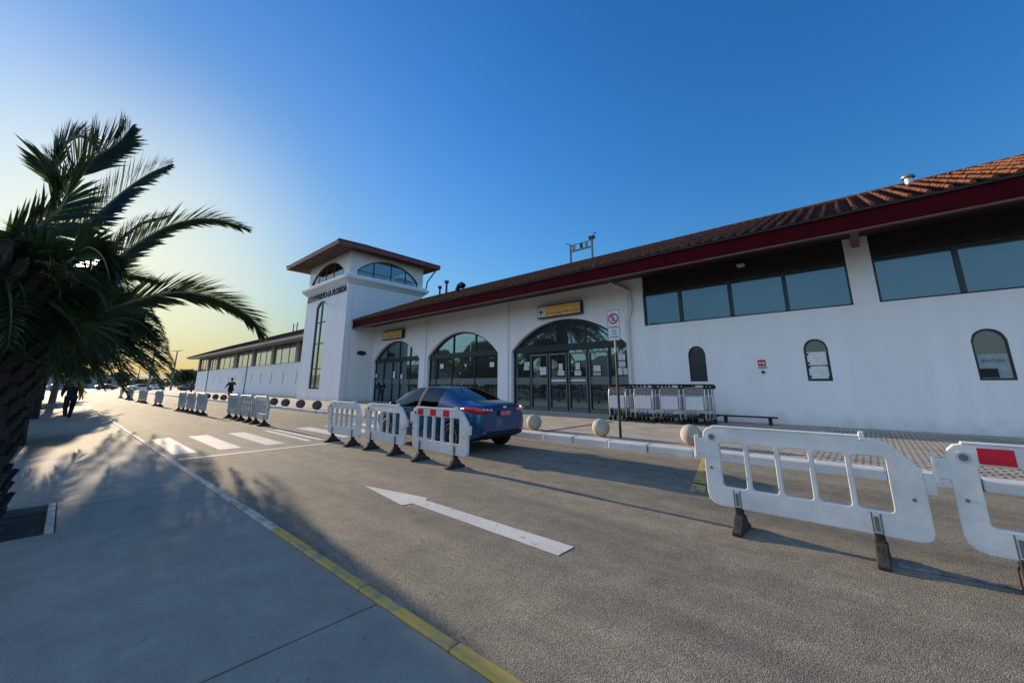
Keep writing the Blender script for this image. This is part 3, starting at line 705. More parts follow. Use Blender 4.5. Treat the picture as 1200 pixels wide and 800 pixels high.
# ================= FAR WING =================
O=(-68,WY,.13); NX0,NX1=-99,-39.42
N_=thing('terminal_wing','long white wing beyond the tower with upper window band and narrow wall slits','building',O)
sx=[gy(p,443,WY).x for p in (347,331.5,317.7,305.5,294.3,284.5,275.7,268,258.7,251,237.5,232.5)]+[-42.5]
m=MB(); wall_open(m,NX0,NX1,.13,3.9,[(x-.14,x+.14,1.5,(lambda t:2.88),1) for x in sorted(sx)],WY,WY+.35)
m.box(NX0,NX0+.3,WY+.35,27,.13,6.4); m.box(NX0,NX1,27,27.3,.13,6.4)
m.build('wall',M['wall'],N_,O)
for x in sx: MB().box(x-.13,x+.13,WY+.18,WY+.2,1.5,2.88).build('slit_window',M['frame'],N_,O)
cx=[gy(p,420,WY).x for p in (347,318.5,296,276.5,255.5,245,234.5)]
cs_=[NX0+.3]+sorted(cx)+[-42.0]
for x in sorted(cx): MB().box(x-.35,x+.35,WY-.02,WY+.35,3.9,6.3).build('column',M['wingsoffit'],N_,O)
for p,q_ in zip(cs_,cs_[1:]):
    f=MB(); f.box(p+.35,q_-.35,WY+.15,WY+.25,6.02,6.3); f.box(p+.35,q_-.35,WY+.15,WY+.25,3.9,3.98)
    nn=3
    for i in range(1,nn): xx=p+.35+(q_-p-.7)*i/nn; f.box(xx-.04,xx+.04,WY+.15,WY+.25,3.98,6.02)
    fo=f.build('window_frame',M['frame'],N_,O)
    MB().box(p+.36,q_-.36,WY+.19,WY+.2,3.95,6.05).build('window_pane',M['glass_pale'],fo,O)
for px_ in (288,243):
    x=gy(px_,445,WY).x; MB().tube([(x,WY-.06,6.3),(x,WY-.06,.15)],.07,6).build('downpipe',M['lamp'],N_,O)
MB().box(NX0,NX1-.1,15.15,15.25,6.20,6.50).build('fascia',M['wingfascia'],N_,O)
MB().prism([(15.25,6.2),(17.4,6.35),(17.4,6.42),(15.25,6.28)],'x',NX0,NX1-.1).build('soffit',M['wingsoffit'],N_,O)
r=MB().prism([(15.1,6.52),(22,9.3),(29,6.52),(29,6.44),(22,9.1),(15.1,6.46)],'x',NX0-1.5,NX1-.05).build('roof',M['towertile'],N_,O)
t_=MB(); x=NX0-1.4
while x<NX1: t_.tube([(x,15.08,6.53),(x,22,9.32)],.09,5,False); x+=.8
t_.build('tile_ridges',M['towertile'],r,O)
for X in (-62,-60.6): MB().tube([(X,21,8.8),(X,21,10.2)],.08,8).build('flue_pipe',M['lamp'],N_,O)
# ================= BARRIERS =================
def rrect(x0,x1,z0,z1,r,n=3):
    p=[]
    for cx,cz,a0 in ((x1-r,z0+r,-90),(x1-r,z1-r,0),(x0+r,z1-r,90),(x0+r,z0+r,180)):
        for i in range(n+1): a=R(a0+90*i/n); p.append((cx+r*math.cos(a),cz+r*math.sin(a)))
    return p
def plate(outer,holes,y0,y1):
    bm=bmesh.new(); loops=[]
    for lp in [outer]+holes:
        vs=[bm.verts.new((a,y0,b)) for a,b in lp]; es=[bm.edges.new((vs[i],vs[(i+1)%len(vs)])) for i in range(len(vs))]; loops.append(vs)
    bmesh.ops.triangle_fill(bm,edges=bm.edges[:],use_beauty=True)
    front=[[v.index for v in f.verts] for f in (bm.verts.index_update() or bm.faces)]
    vs=[v.co.copy() for v in bm.verts]; n=len(vs); mb=MB()
    allv=vs+[Vector((v.x,y1,v.z)) for v in vs]
    fs=[tuple(f) for f in front]+[tuple(i+n for i in reversed(f)) for f in front]
    for lp in loops:
        ids=[v.index for v in lp]
        for i in range(len(ids)): a,b=ids[i],ids[(i+1)%len(ids)]; fs.append((a,b,b+n,a+n))
    bm.free(); mb.add(allv,fs); return mb
def make_barrier(loc,rz,label,grp,mat_='plastic',red=False):
    t=thing('traffic_barrier',label,'barrier',loc,rz,grp)
    out=[(.50+.0,1.03),(.60,1.02),(.68,.99),(.86,.80),(.865,.60)]+[(.865-.09+.09*math.cos(R(a)),.31+.09*math.sin(R(a))) for a in (0,-30,-60,-90)]+\
        [(-.865+.12+.12*math.cos(R(a)),.34+.12*math.sin(R(a))) for a in (-90,-120,-150,-180)]+[(-.865+.10+.10*math.cos(R(a)),.93+.10*math.sin(R(a))) for a in (180,150,120,90)]
    holes=[rrect(-.705+.278*i,-.705+.278*i+.234,.42,.87,.03) for i in range(5)]
    plate(out,holes,-.030,.030).build('panel',M[mat_],t,bevel=.009,seg=3)
    m=MB(); m.box(-.77,.52,-.036,.036,1.026,1.045); m.box(.49,.53,-.038,.038,1.0,1.075)
    m.box(-.95,-.86,-.03,.03,.74,.90); m.box(-.96,-.93,-.034,.034,.70,.93); m.box(.862,.93,-.028,.028,.60,.76)
    m.build('connector',M[mat_],t,bevel=.006,seg=1)
    m=MB(); m.lathe([(.045,-.037),(.045,-.030)],(-.77,0,.925),16,'y'); m.build('emblem_ring',M['plasticg' if mat_=='plastic' else 'plastic'],t)
    m=MB(); m.lathe([(.028,-.042),(.028,-.031)],(-.77,0,.925),14,'y')
    for a,b in ((-.80,.60),(.78,.55)): m.lathe([(.014,-.037),(.014,-.02)],(a,0,b),10,'y')
    m.build('bolts',M['frameg'],t)
    if red:
        for a in (-.69,-.27,.15): MB().box(a,a+.19,-.0335,-.0305,.885,1.005).build('reflector',M['red'],t)
    for a in (-.575,.515):
        m=MB(); m.box(a-.035,a-.025,-.037,-.0305,.24,.40); m.box(a+.025,a+.035,-.037,-.0305,.24,.40); m.box(a-.015,a+.015,-.037,-.0305,.25,.37)
        m.build('foot_slot',M['frameg'],t)
        m=MB(); m.box(a-.036,a+.036,-.04,.04,.15,.236)
        m.prism([(-.21,0),(.21,0),(.21,.035),(.13,.07),(.07,.145),(.035,.165),(-.035,.165),(-.07,.145),(-.13,.07),(-.21,.035)],'x',a-.045,a+.045)
        m.build('foot',M['dirtyblack'],t,bevel=.01,seg=2)
        MB().box(a-.028,a+.028,-.2135,-.2095,.004,.024).build('foot_plug',M['black'],t)
    return t
GR='white plastic barriers lined up along the road'
b0=make_barrier((-.645,4.95,0),R(-.5),'large unmarked white plastic barrier closest to the camera, whole in the photo',GR)
b1=make_barrier((1.24,4.93,0),R(-1),'plastic barrier with red panel cut off by the right edge of the photo',GR,red=True)
n1=dup(b1,(-6.40,5.0,0),R(-.5),'plastic barrier with three red squares beside the blue car')
n2=dup(b0,(-8.42,5.03,0),R(-1.2),'unmarked white barrier directly left of the one with red squares')
n3=dup(b0,(-10.33,4.98,0),R(.6),'white barrier at the crosswalk end of the near row of three')
g0=make_barrier((-17.35,5.10,0),R(-1.5),'nearest barrier of the row of three standing beyond the crosswalk',GR,'plasticg')
far=[(-19.3,5.12,1,'middle barrier of the row of three beyond the crosswalk'),(-21.3,5.15,0,'farthest barrier of the row of three beyond the crosswalk'),
 (-25.3,4.72,2,'nearest barrier of the second row of three, left of the man with the open coat'),(-27.25,4.62,1,'middle barrier of the second row of three, left of the man with the open coat'),(-29.2,4.55,1,'farthest barrier of the second row of three, left of the man with the open coat'),
 (-37.3,4.5,6,'single distant barrier just left of the second row of three'),(-44.0,4.45,0,'distant barrier second from the single one, far down the road'),(-46.2,4.4,3,'distant barrier paired behind another, far down the road'),
 (-53.,4.35,2,'very distant barrier near the parked cars, third group from the far end'),(-55.2,4.3,0,'very distant barrier near the parked cars, behind its twin'),(-62,4.25,2,'farthest tiny barrier at the far end of the road')]
for (x,y,a,l) in far: dup(g0,(x,y,0),R(a),l)
# ================= CONCRETE BALLS =================
def ball_b(loc,label,m,grp,r=.235):
    t=thing('ball_bollard',label,'bollard',loc,0,grp)
    MB().ball((0,0,r-.012),r,14).build('sphere',M[m],t,smooth='all')
    MB().lathe([(.10,0.0),(.10,.02),(.07,.03)],(0,0,0),16).build('base_ring',M['stoned'],t)
    return t
GB='round concrete bollards along the building kerb'
bb=ball_b((-7.93,9.86,.13),'pale concrete ball bollard right behind the blue car',"stone",GB)
dup(bb,(-5.60,9.84,.13),0,'pale concrete ball bollard beside the foot of the no parking sign')
dup(bb,(-3.27,9.86,.13),40,'pale concrete ball bollard by the left end of the largest barrier')
dup(bb,(-10.3,9.86,.13),80,'pale concrete ball bollard hidden behind the boot of the blue car')
bd=ball_b((-22.7,9.34,.13),'dark stone ball at the tower kerb, nearest of its row','stoned',GB,.25)
names={-25.0:'dark stone ball second from the near end of the row at the tower kerb',-27.4:'dark stone ball third from the near end of the row at the tower kerb',-29.5:'dark stone ball just right of the farther barrier row, fourth at the tower kerb'}
for x,l in names.items(): dup(bd,(x,9.34,.13),x,l)
for x,l in ((-41.7,'dark stone ball right of the man with the open coat, nearest of three'),(-44.5,'dark stone ball below the wing slits, middle of the distant three'),(-47.5,'dark stone ball below the wing slits, farthest of the distant three')): dup(bd,(x,9.25,.13),x,l)
# ================= NO PARKING SIGN =================
o=(-5.05,9.87,.13); t=thing('no_parking_sign','white no parking sign with red ring on a tall thin post at the kerb','sign',o)
MB().tube([(-5.05,9.87,.1),(-5.05,9.87,2.35)],.035,10).build('post',M['blackm'],t,o)
MB().tube([(-5.05,9.87,2.35),(-5.05,9.87,3.44)],.03,10).build('upper_post',M['lamp'],t,o)
MB().prism(rrect(-5.05-.185,-5.05+.185,2.66,3.50,.03),'y',9.82,9.83).build('plate_face',M['signw'],t,o)
def ring(mb,cx,cz,r0,r1,y,n=28):
    v=[];f=[]
    for i in range(n):
        a=2*math.pi*i/n; v+=[(cx+r0*math.cos(a),y,cz+r0*math.sin(a)),(cx+r1*math.cos(a),y,cz+r1*math.sin(a))]
    for i in range(n): j=(i+1)%n; f.append((2*i,2*i+1,2*j+1,2*j))
    mb.add(v,f)
Rg=Matrix.Rotation(0,4,'Z')
m=MB(); ring(m,-5.05,3.27,.115,.155,9.815); m.add([(-5.05-.10,9.814,3.27+.075),(-5.05-.075,9.814,3.27+.10),(-5.05+.10,9.814,3.27-.075),(-5.05+.075,9.814,3.27-.10)],[(0,1,2,3)]); m.build('red_ring',M['inkr'],t,o)
mo=Matrix.Translation((-o[0],-o[1],-o[2]))
text_mesh('letter','E',.24,M['ink'],mo@face_my(-5.05,9.817,3.27),t,depth=.001)
for s_,z,w_,ht in (('NO ESTACIONAR',3.03,.29,.06),('SOLO',2.93,.13,.055),('TAXIS',2.85,.14,.055),('AUTORIZADOS',2.76,.25,.055)): text_mesh('lettering',s_,ht,M['ink'],mo@face_my(-5.05,9.816,z),t,depth=.001,width=w_)
b_=MB()
for (x0,x1,z0,z1) in ((-5.235,-4.865,3.488,3.5),(-5.235,-4.865,2.66,2.672),(-5.235,-5.223,2.672,3.488),(-4.877,-4.865,2.672,3.488)): b_.box(x0,x1,9.812,9.819,z0,z1)
b_.build('border',M['frameg'],t,o)
# ================= LUGGAGE CARTS =================
def make_cart():
    t=thing('luggage_cart','cart','luggage cart',(0,0,0),0,'nested luggage carts in four rows beside the glass doors')
    m=MB()
    for s in (-1,1):
        m.tube([(s*.27,.02,.14),(s*.275,.0,.35),(s*.285,.0,.95),(s*.285,.06,1.20)],.018,8)
        m.tube([(s*.27,.02,.20),(s*.2,.55,.19),(s*.12,.95,.18)],.016,6)
    m.tube([(-.28,0,.93),(.28,0,.93)],.014,6); m.tube([(-.28,0,.46),(.28,0,.46)],.014,6)
    m.build('frame',M['steel'],t,smooth=True)
    m=MB(); m.tube([(-.285,.06,1.18),(-.285,.10,1.28),(-.25,.03,1.34),(.25,.03,1.34),(.285,.10,1.28),(.285,.06,1.18)],.026,8)
    for s in (-1,1): m.tube([(s*.25,.03,1.34),(s*.285,.16,1.33),(s*.29,.26,1.22)],.02,6)
    m.build('handle',M['black'],t,smooth=True)
    MB().box(-.245,.235,-.028,-.016,.49,.94).build('front_panel',M['cartpanel'],t,bevel=.006,seg=1)
    m=MB()
    for i in range(9): m.box(-.25+i*.06,-.235+i*.06,.02,.032,.97,1.27)
    for z in (1.02,1.12,1.22): m.box(-.26,.26,.012,.02,z,z+.012)
    m.box(-.26,.26,.03,.04,1.0,1.24)
    m.build('basket',M['cartgrille'],t)
    m=MB(); m.box(-.24,.24,.05,.85,.21,.235); m.box(-.26,.26,-.02,.02,.20,.25); m.build('deck',M['blackm'],t)
    for s in (-.27,.27):
        m=MB(); m.lathe([(.05,-.02),(.085,-.016),(.085,.016),(.05,.02)],(s,.03,.087),14,'x'); m.build('wheel',M['black'],t)
    m=MB(); m.lathe([(.04,-.016),(.07,-.012),(.07,.012),(.04,.016)],(.0,.88,.072),12,'x'); m.tube([(0,.88,.07),(0,.88,.21)],.014,6); m.build('front_caster',M['black'],t)
    return t
cart=make_cart(); first=True
rows=[gy(p_,470,14.2).x for p_ in (724.5,752,781,809)]; ordn=['leftmost cart row, behind the sign post','second row of carts from the glass doors','third row of carts from the glass doors','rightmost row, next to the rail bench']
pos=['foremost cart with white panel showing','second cart nested from the front','third cart nested from the front','rearmost nested cart']
for i,X in enumerate(rows):
    for j in range(4):
        l=f'{pos[j]}, {ordn[i]}'
        cart.scale=(1.22,1.0,1.0)
        p=(X+.012*j+.01*((i*3+j*5)%4-1.5),14.15+.16*i+.33*j,.134 if True else 0)
        if first: cart.location=p; cart['label']=l; first=False
        else: dup(cart,p,R(((i*7+j*3)%5-2)*.6),l)
# ================= PEOPLE =================
def skin_mesh(pts,edges,rad,root=0,lvl=2):
    me=bpy.data.meshes.new('tmp'); me.from_pydata(pts,edges,[]); ob=bpy.data.objects.new('tmp',me); COL.objects.link(ob)
    sk=ob.modifiers.new('s','SKIN'); sk.use_smooth_shade=True
    for v in me.skin_vertices[0].data: v.use_root=False
    for i,r in enumerate(rad): me.skin_vertices[0].data[i].radius=r if isinstance(r,tuple) else (r,r)
    me.skin_vertices[0].data[root].use_root=True
    sb=ob.modifiers.new('b','SUBSURF'); sb.levels=lvl; sb.render_levels=lvl
    dg=bpy.context.evaluated_depsgraph_get(); dg.update(); out=bpy.data.meshes.new_from_object(ob.evaluated_get(dg)); bpy.data.objects.remove(ob)
    for p in out.polygons: p.use_smooth=True
    return out
def link_mesh(me,name,material,parent):
    me.name=name; me.materials.clear(); me.materials.append(material); o=bpy.data.objects.new(name,me); COL.objects.link(o); o.parent=parent; return o
BASE={'pel':(0,0,.95),'spi':(0,0,1.17),'che':(0,0,1.37),'nec':(0,.005,1.50),'hb':(0,-.005,1.585),
 'hL':(-.095,0,.90),'kL':(-.11,-.01,.50),'aL':(-.11,.02,.09),'hR':(.095,0,.90),'kR':(.11,-.01,.50),'aR':(.11,.02,.09),
 'sL':(-.18,0,1.41),'eL':(-.25,.03,1.14),'wL':(-.25,-.05,.90),'sR':(.18,0,1.41),'eR':(.25,.03,1.14),'wR':(.25,-.05,.90)}
def person(loc,rz,label,pose={},jacket='cloth_black',trousers='cloth_black',shoes='shoeb',coat=False,scale=1.0,grp=None,hood=False):
    J={k:Vector(v) for k,v in BASE.items()}; J.update({k:Vector(v) for k,v in pose.items()})
    t=thing('person',label,'person',loc,rz,grp); t.scale=(scale,)*3
    ks=['pel','spi','che','nec','hb','hL','kL','aL','hR','kR','aR','sL','eL','wL','sR','eR','wR']
    foot={}
    pts=[J[k] for k in ks]; rad=[(.13,.10),(.125,.095),(.15,.10),.052,.055,.085,.055,.038,.085,.055,.038,.058,.042,.027,.058,.042,.027]
    ed=[(0,1),(1,2),(2,3),(3,4),(0,5),(5,6),(6,7),(0,8),(8,9),(9,10),(2,11),(11,12),(12,13),(2,14),(14,15),(15,16)]
    body=skin_mesh(pts,ed,rad)
    # head, hands and fingers joined into the same body mesh
    mb=MB(); hc=J['hb']+Vector((0,-.015,.09))
    mb.ball(hc,.1,12,(.78,.95,1.18)); mb.ball(hc+Vector((0,-.10,-.01)),.018,6,(.8,1.1,1.3))
    for s in (-1,1): mb.ball(hc+Vector((s*.078,.01,0)),.025,6,(.4,.8,1.2)); mb.ball(hc+Vector((s*.03,-.088,.015)),.012,6,(1.1,.5,.7))
    mb.ball(hc+Vector((0,-.088,-.05)),.02,6,(1.2,.4,.35))
    for s,e,w_ in ((-1,'eL','wL'),(1,'eR','wR')):
        d=(J[w_]-J[e]).normalized(); a=J[w_]; side=d.cross(Vector((0,1,0))).normalized(); nrm=side.cross(d).normalized()
        mb.tube([a-d*.02,a+d*.03,a+d*.09],[.024,.036,.034],8)
        for k,L in enumerate((.06,.072,.075,.06)):
            b=a+d*.085+nrm*(k-1.5)*.019; mb.tube([b,b+d*L*.5+side*s*-.004,b+d*L*.9-side*s*.02],[.0095,.0088,.007],6)
        b=a+d*.03-nrm*.028; mb.tube([b,b-nrm*.03+d*.025,b-nrm*.035+d*.055],[.012,.01,.008],6)
    bm=bmesh.new(); bm.from_mesh(body); me2=bpy.data.meshes.new('t'); me2.from_pydata(mb.v,[],mb.f); bm.from_mesh(me2); bm.to_mesh(body); bm.free()
    for p in body.polygons: p.use_smooth=True
    link_mesh(body,'body',M['skin'],t)
    # jacket
    jk=['pel','spi','che','nec','sL','eL','wL','sR','eR','wR']; jp=[J[k].copy() for k in jk]; jp[0]=jp[0]+Vector((0,0,-.04)); jp[3]=jp[3]-Vector((0,0,.03))
    wl=J['eL'].lerp(J['wL'],.95); wr=J['eR'].lerp(J['wR'],.95); jp[6]=wl; jp[9]=wr
    big=1.25 if coat else 1.0
    je=[(0,1),(1,2),(2,3),(2,4),(4,5),(5,6),(2,7),(7,8),(8,9)]
    jr=[(.175*big,.135),(.165*big,.13),(.18,.135),.075,.085,.064*big,.05*big,.085,.064*big,.05*big]
    link_mesh(skin_mesh(jp,je,jr,1),'jacket',M[jacket],t)
    if coat:
        c=MB(); c.tube([J['spi'],J['pel'],J['pel']+Vector((0,0,-.3))],[.17,.21,.26],14); c.build('coat_skirt',M[jacket],t,smooth=True)
    tk=['pel','hL','kL','aL','hR','kR','aR']; tp=[J[k].copy() for k in tk]; tp[3].z+=.03; tp[6].z+=.03
    link_mesh(skin_mesh(tp,[(0,1),(1,2),(2,3),(0,4),(4,5),(5,6)],[(.15,.12),.105,.075,.06,.105,.075,.06],0),'trousers',M[trousers],t)
    for k in ('aL','aR'):
        a=J[k]; s=MB(); s.tube([a+Vector((0,.07,-.045)),a+Vector((0,.03,-.035)),a+Vector((0,-.08,-.05)),a+Vector((0,-.19,-.062))],[.03,.048,.045,.028],10); s.build('shoe',M[shoes],t,smooth='all')
    h=MB(); h.ball(hc+Vector((0,.02,.028)),.108 if not hood else .125,12,(.83,.93,1.05)); h.build('hood' if hood else 'hair',M[jacket if hood else 'hair'],t,smooth='all')
    return t
person((-24.1,.22,PZ),R(-90+6),'person in black striding along the left pavement beside the palms, seen from the side',
  {'kL':(-.10,-.14,.52),'aL':(-.09,-.28,.10),'kR':(.10,.06,.51),'aR':(.09,.36,.17),'eL':(-.25,.12,1.16),'wL':(-.24,.06,.93),'eR':(.25,-.05,1.15),'wR':(.23,-.26,1.02)},'cloth_black','cloth_black','shoe',scale=1.0)
person((-26.0,15.0,.13),R(60),'person in dark clothes waiting before the leftmost arch, arm bent',{'eR':(.30,.05,1.16),'wR':(.16,-.15,1.08),'eL':(-.29,.05,1.16),'wL':(-.2,-.12,.97)},'cloth_black','cloth_navy','shoeb',scale=1.0)
person((-47.0,10.9,.13),R(35),'distant man in a dark open coat with elbows out on the building pavement',{'eL':(-.42,.05,1.22),'wL':(-.50,-.05,1.0),'eR':(.42,.05,1.22),'wR':(.30,-.1,1.32)},'cloth_black','cloth_black','shoeb',coat=True,scale=1.08,hood=True)
person((-78.0,13.0,.13),R(20),'very distant person in brown beside the far end of the wing',{'eL':(-.28,.03,1.14),'wL':(-.18,-.15,1.0)},'cloth_brown','cloth_black','shoeb',coat=True,scale=1.1)
# ================= CAR =================
def make_car():
    t=thing('parked_car','dark blue saloon car with red number plate stopped behind the barriers','car',(0,0,0),0,'cars')
    # stations: x, then P1..P7 (y,z); P0 = (0,zb)
    ST=[ (0.02,.40,[(.50,.40),(.64,.44),(.72,.58),(.68,.84),(.60,.93),(.46,.985),(0,1.005)]),
         (0.09,.33,[(.56,.33),(.74,.37),(.805,.58),(.755,.88),(.68,.985),(.52,1.045),(0,1.07)]),
         (0.30,.26,[(.60,.26),(.80,.30),(.865,.60),(.82,.91),(.74,1.01),(.58,1.07),(0,1.095)]),
         (0.62,.22,[(.62,.22),(.82,.26),(.88,.60),(.835,.93),(.765,1.04),(.60,1.10),(0,1.13)]),
         (0.98,.20,[(.62,.20),(.83,.24),(.88,.60),(.84,.945),(.765,1.12),(.60,1.24),(0,1.275)]),
         (1.42,.20,[(.62,.20),(.83,.24),(.88,.60),(.84,.95),(.755,1.19),(.575,1.385),(0,1.43)]),
         (1.55,.20,[(.62,.20),(.83,.24),(.88,.60),(.84,.95),(.752,1.20),(.572,1.40),(0,1.45)]),
         (2.14,.20,[(.62,.20),(.83,.24),(.88,.60),(.84,.945),(.75,1.20),(.57,1.42),(0,1.475)]),
         (2.22,.20,[(.62,.20),(.83,.24),(.88,.60),(.84,.945),(.75,1.20),(.57,1.42),(0,1.475)]),
         (2.72,.20,[(.62,.20),(.83,.24),(.88,.60),(.84,.935),(.745,1.18),(.565,1.395),(0,1.45)]),
         (3.02,.20,[(.62,.20),(.83,.24),(.88,.60),(.84,.93),(.745,1.12),(.565,1.30),(0,1.36)]),
         (3.50,.20,[(.62,.20),(.83,.24),(.88,.60),(.835,.915),(.765,1.0),(.61,1.07),(0,1.10)]),
         (3.66,.20,[(.62,.20),(.83,.24),(.88,.60),(.83,.90),(.765,.96),(.64,1.0),(0,1.035)]),
         (4.02,.22,[(.60,.22),(.81,.26),(.86,.58),(.80,.83),(.72,.90),(.58,.94),(0,.965)]),
         (4.28,.26,[(.55,.26),(.74,.30),(.79,.52),(.73,.72),(.64,.80),(.48,.845),(0,.87)]),
         (4.40,.32,[(.45,.32),(.60,.36),(.66,.50),(.60,.62),(.52,.68),(.38,.71),(0,.73)]) ]
    mb=MB(); n=len(ST); rows=[]
    for x,zb,P in ST:
        half=[(0,zb)]+P; ringp=half+[(-a,b) for a,b in reversed(P[:-1])]
        rows.append(len(mb.v)); mb.v+=[(x,a,b) for a,b in ringp]
    K=14
    for i in range(n-1):
        for k in range(K):
            a,b,c,d=rows[i]+k,rows[i]+(k+1)%K,rows[i+1]+(k+1)%K,rows[i+1]+k
            seg=k if k<7 else 13-k     # 0..6: P0P1,P1P2,...,P6P7
            m=0
            if seg in (0,1): m=3
            if seg in (4,5) and i in (5,7,8)[:1]+(6,8,9): m=1 
            if seg in (4,5) and i in (7,): m=3
            if seg==4 and i==10: m=1
            if seg==5 and i==5: m=1
            if seg==6 and i in (3,4): m=2
            if seg==6 and i in (10,): m=2
            mb.f.append((a,b,c,d)); mb.m.append(m)
    mb.f.append(tuple(rows[0]+k for k in range(K))); mb.m.append(0); mb.f.append(tuple(rows[-1]+k for k in range(K-1,-1,-1))); mb.m.append(0)
    tmp=mb.build('tmp',[M['carpaint'],M['glass_car'],M['glass_car'],M['black'],M['taillight']])
    # crease edges round the glass so the window edges stay crisp
    me=tmp.data; cr=me.attributes.new('crease_edge','FLOAT','EDGE'); em={}
    for p in me.polygons:
        for ek in p.edge_keys: em.setdefault(ek,set()).add(p.material_index)
    for e in me.edges:
        if len(em[tuple(sorted(e.vertices))])>1: cr.data[e.index].value=.75
    sb=tmp.modifiers.new('s','SUBSURF'); sb.levels=3; sb.render_levels=3
    cut=MB()
    for wx in (.86,3.48):
        for s in (-1,1): cut.lathe([(.36,.50*s),(.36,1.1*s)],(wx,0,.33),40,'y')
    co_=cut.build('cut',M['black'])
    for i in range(4): pass
    bo=tmp.modifiers.new('c','BOOLEAN'); bo.operation='DIFFERENCE'; bo.object=co_; bo.solver='EXACT'
    dg=bpy.context.evaluated_depsgraph_get(); dg.update(); full=bpy.data.meshes.new_from_object(tmp.evaluated_get(dg))
    bpy.data.objects.remove(tmp); bpy.data.objects.remove(co_)
    def split(pred,name,mats):
        bm=bmesh.new(); bm.from_mesh(full); bmesh.ops.delete(bm,geom=[f for f in bm.faces if not pred(f)],context='FACES')
        if not bm.faces: bm.free(); return None
        m=bpy.data.meshes.new(name); bm.to_mesh(m); bm.free(); m.materials.clear()
        for mm in mats: m.materials.append(mm)
        for p in m.polygons: p.material_index=min(p.material_index if len(mats)>1 else 0,len(mats)-1); p.use_smooth=True
        m.set_sharp_from_angle(angle=R(50))
        o=bpy.data.objects.new(name,m); COL.objects.link(o); o.parent=t; return o
    bdy=split(lambda f:f.material_index==0,'body',[M['carpaint']])
    split(lambda f:f.material_index>=3,'underbody',[M['black']])
    split(lambda f:f.material_index==1 and f.calc_center_median().y>0,'side_window',[M['glass_car']])
    split(lambda f:f.material_index==1 and f.calc_center_median().y<0,'side_window',[M['glass_car']])
    split(lambda f:f.material_index==2 and f.calc_center_median().x<2,'rear_window',[M['glass_car']])
    split(lambda f:f.material_index==2 and f.calc_center_median().x>2,'windscreen',[M['glass_car']])
    # interior
    m=MB(); m.box(.9,3.3,-.74,.74,.55,.62)
    for y in (-.38,.38): m.box(2.3,2.8,y-.25,y+.25,.6,.78); m.box(2.15,2.3,y-.25,y+.25,.6,1.1); m.box(2.17,2.27,y-.12,y+.12,1.12,1.3)
    m.box(1.3,1.45,-.65,.65,.6,1.05); m.box(.62,1.3,-.66,.66,.97,1.0); m.box(.2,.26,-.70,.70,.5,1.0); m.build('seats',M['cloth_black'],t)
    # wheels
    for wx in (.86,3.48):
        for s in (-1,1):
            y=s*.775; w_=MB(); w_.lathe([(.19,-.10),(.27,-.108),(.31,-.09),(.325,-.05),(.325,.05),(.31,.09),(.27,.108),(.19,.10)],(wx,y,.325),36,'y')
            wo=w_.build('wheel',M['black'],t,smooth=True)
            r_=MB(); r_.lathe([(.20,s*.06),(.215,s*.106),(.195,s*.10),(.19,s*.05)],(wx,y,.325),30,'y')
            r_.lathe([(.05,s*.07),(.055,s*.1),(.02,s*.105)],(wx,y,.325),16,'y')
            for k in range(5):
                a=2*math.pi*k/5+.3; ca,sa=math.cos(a),math.sin(a)
                p=[(.03,-.035),(.2,-.022),(.2,.022),(.03,.035)]
                v=[(wx+u*ca-q*sa,y+s*yy,.325+u*sa+q*ca) for yy in (.075,.098) for u,q in p]
                r_.add(v,[(0,1,2,3),(7,6,5,4),(0,4,5,1),(1,5,6,2),(2,6,7,3),(3,7,4,0)])
            r_.build('rim',M['rim'],wo)
    # tail lamps wrap round the corner
    for s in (-1,1):
        rows=[]; path=[(.56,.842,.955,.035,.0),(.40,.838,.95,.075,.0),(.24,.82,.94,.10,.0),(.12,.775,.93,.11,0),(.055,.70,.92,.105,0),(.025,.60,.915,.09,0),(.005,.48,.91,.07,0),(-.002,.36,.905,.03,0)]
        lens=MB(); pts=[]; 
        for i,(x,y,z,h,_) in enumerate(path):
            j0=path[max(i-1,0)]; j1=path[min(i+1,len(path)-1)]; d=Vector((j1[0]-j0[0],j1[1]-j0[1],0)).normalized(); nn=Vector((-abs(d.y),abs(d.x),0)) if True else 0
            nn=Vector((d.y,-d.x,0)); 
            if nn.dot(Vector((x-1.2,y,0)))<0: nn=-nn
            for k in range(8):
                a=2*math.pi*k/8; q=Vector((x,y,z))+nn*(.022*math.cos(a)-.002)+Vector((0,0,h*math.sin(a)*.62)); lens.v.append((q.x,s*q.y,q.z))
        for i in range(len(path)-1):
            for k in range(8): lens.f.append((i*8+k,i*8+(k+1)%8,(i+1)*8+(k+1)%8,(i+1)*8+k)); lens.m.append(0)
        lens.f.append(tuple(range(8))); lens.m.append(0); lens.f.append(tuple(range(56,64))); lens.m.append(0)
        tl=lens.build('tail_light',M['taillight'],t,smooth='all')
        c=MB()
        for (x,y,z) in ((.02,.66,.945),(.002,.56,.94),(-.012,.46,.935)): c.ball((x,s*y,z),.036,8,(.5,1.1,.55))
        c.build('reversing_lens',M['lampclear'],tl,smooth='all')
        h=MB(); h.ball((4.22,s*.66,.70),.12,10,(1.3,.8,.6)); h.build('headlight',M['lampclear'],t,smooth='all')
        mr=MB(); mr.ball((3.12,s*.97,1.0),.085,10,(.6,1.05,.72)); mr.box(3.1,3.16,min(s*.84,s*.93),max(s*.84,s*.93),.95,.98); mr.build('wing_mirror',M['blackm'],t,smooth='all')
        hd=MB()
        for hx in (1.55,2.45): hd.tube([(hx,s*.872,.84),(hx+.03,s*.895,.845),(hx+.17,s*.895,.845),(hx+.2,s*.872,.84)],.012,6)
        hd.build('door_handle',M['carpaint'],t)
        sm=MB()
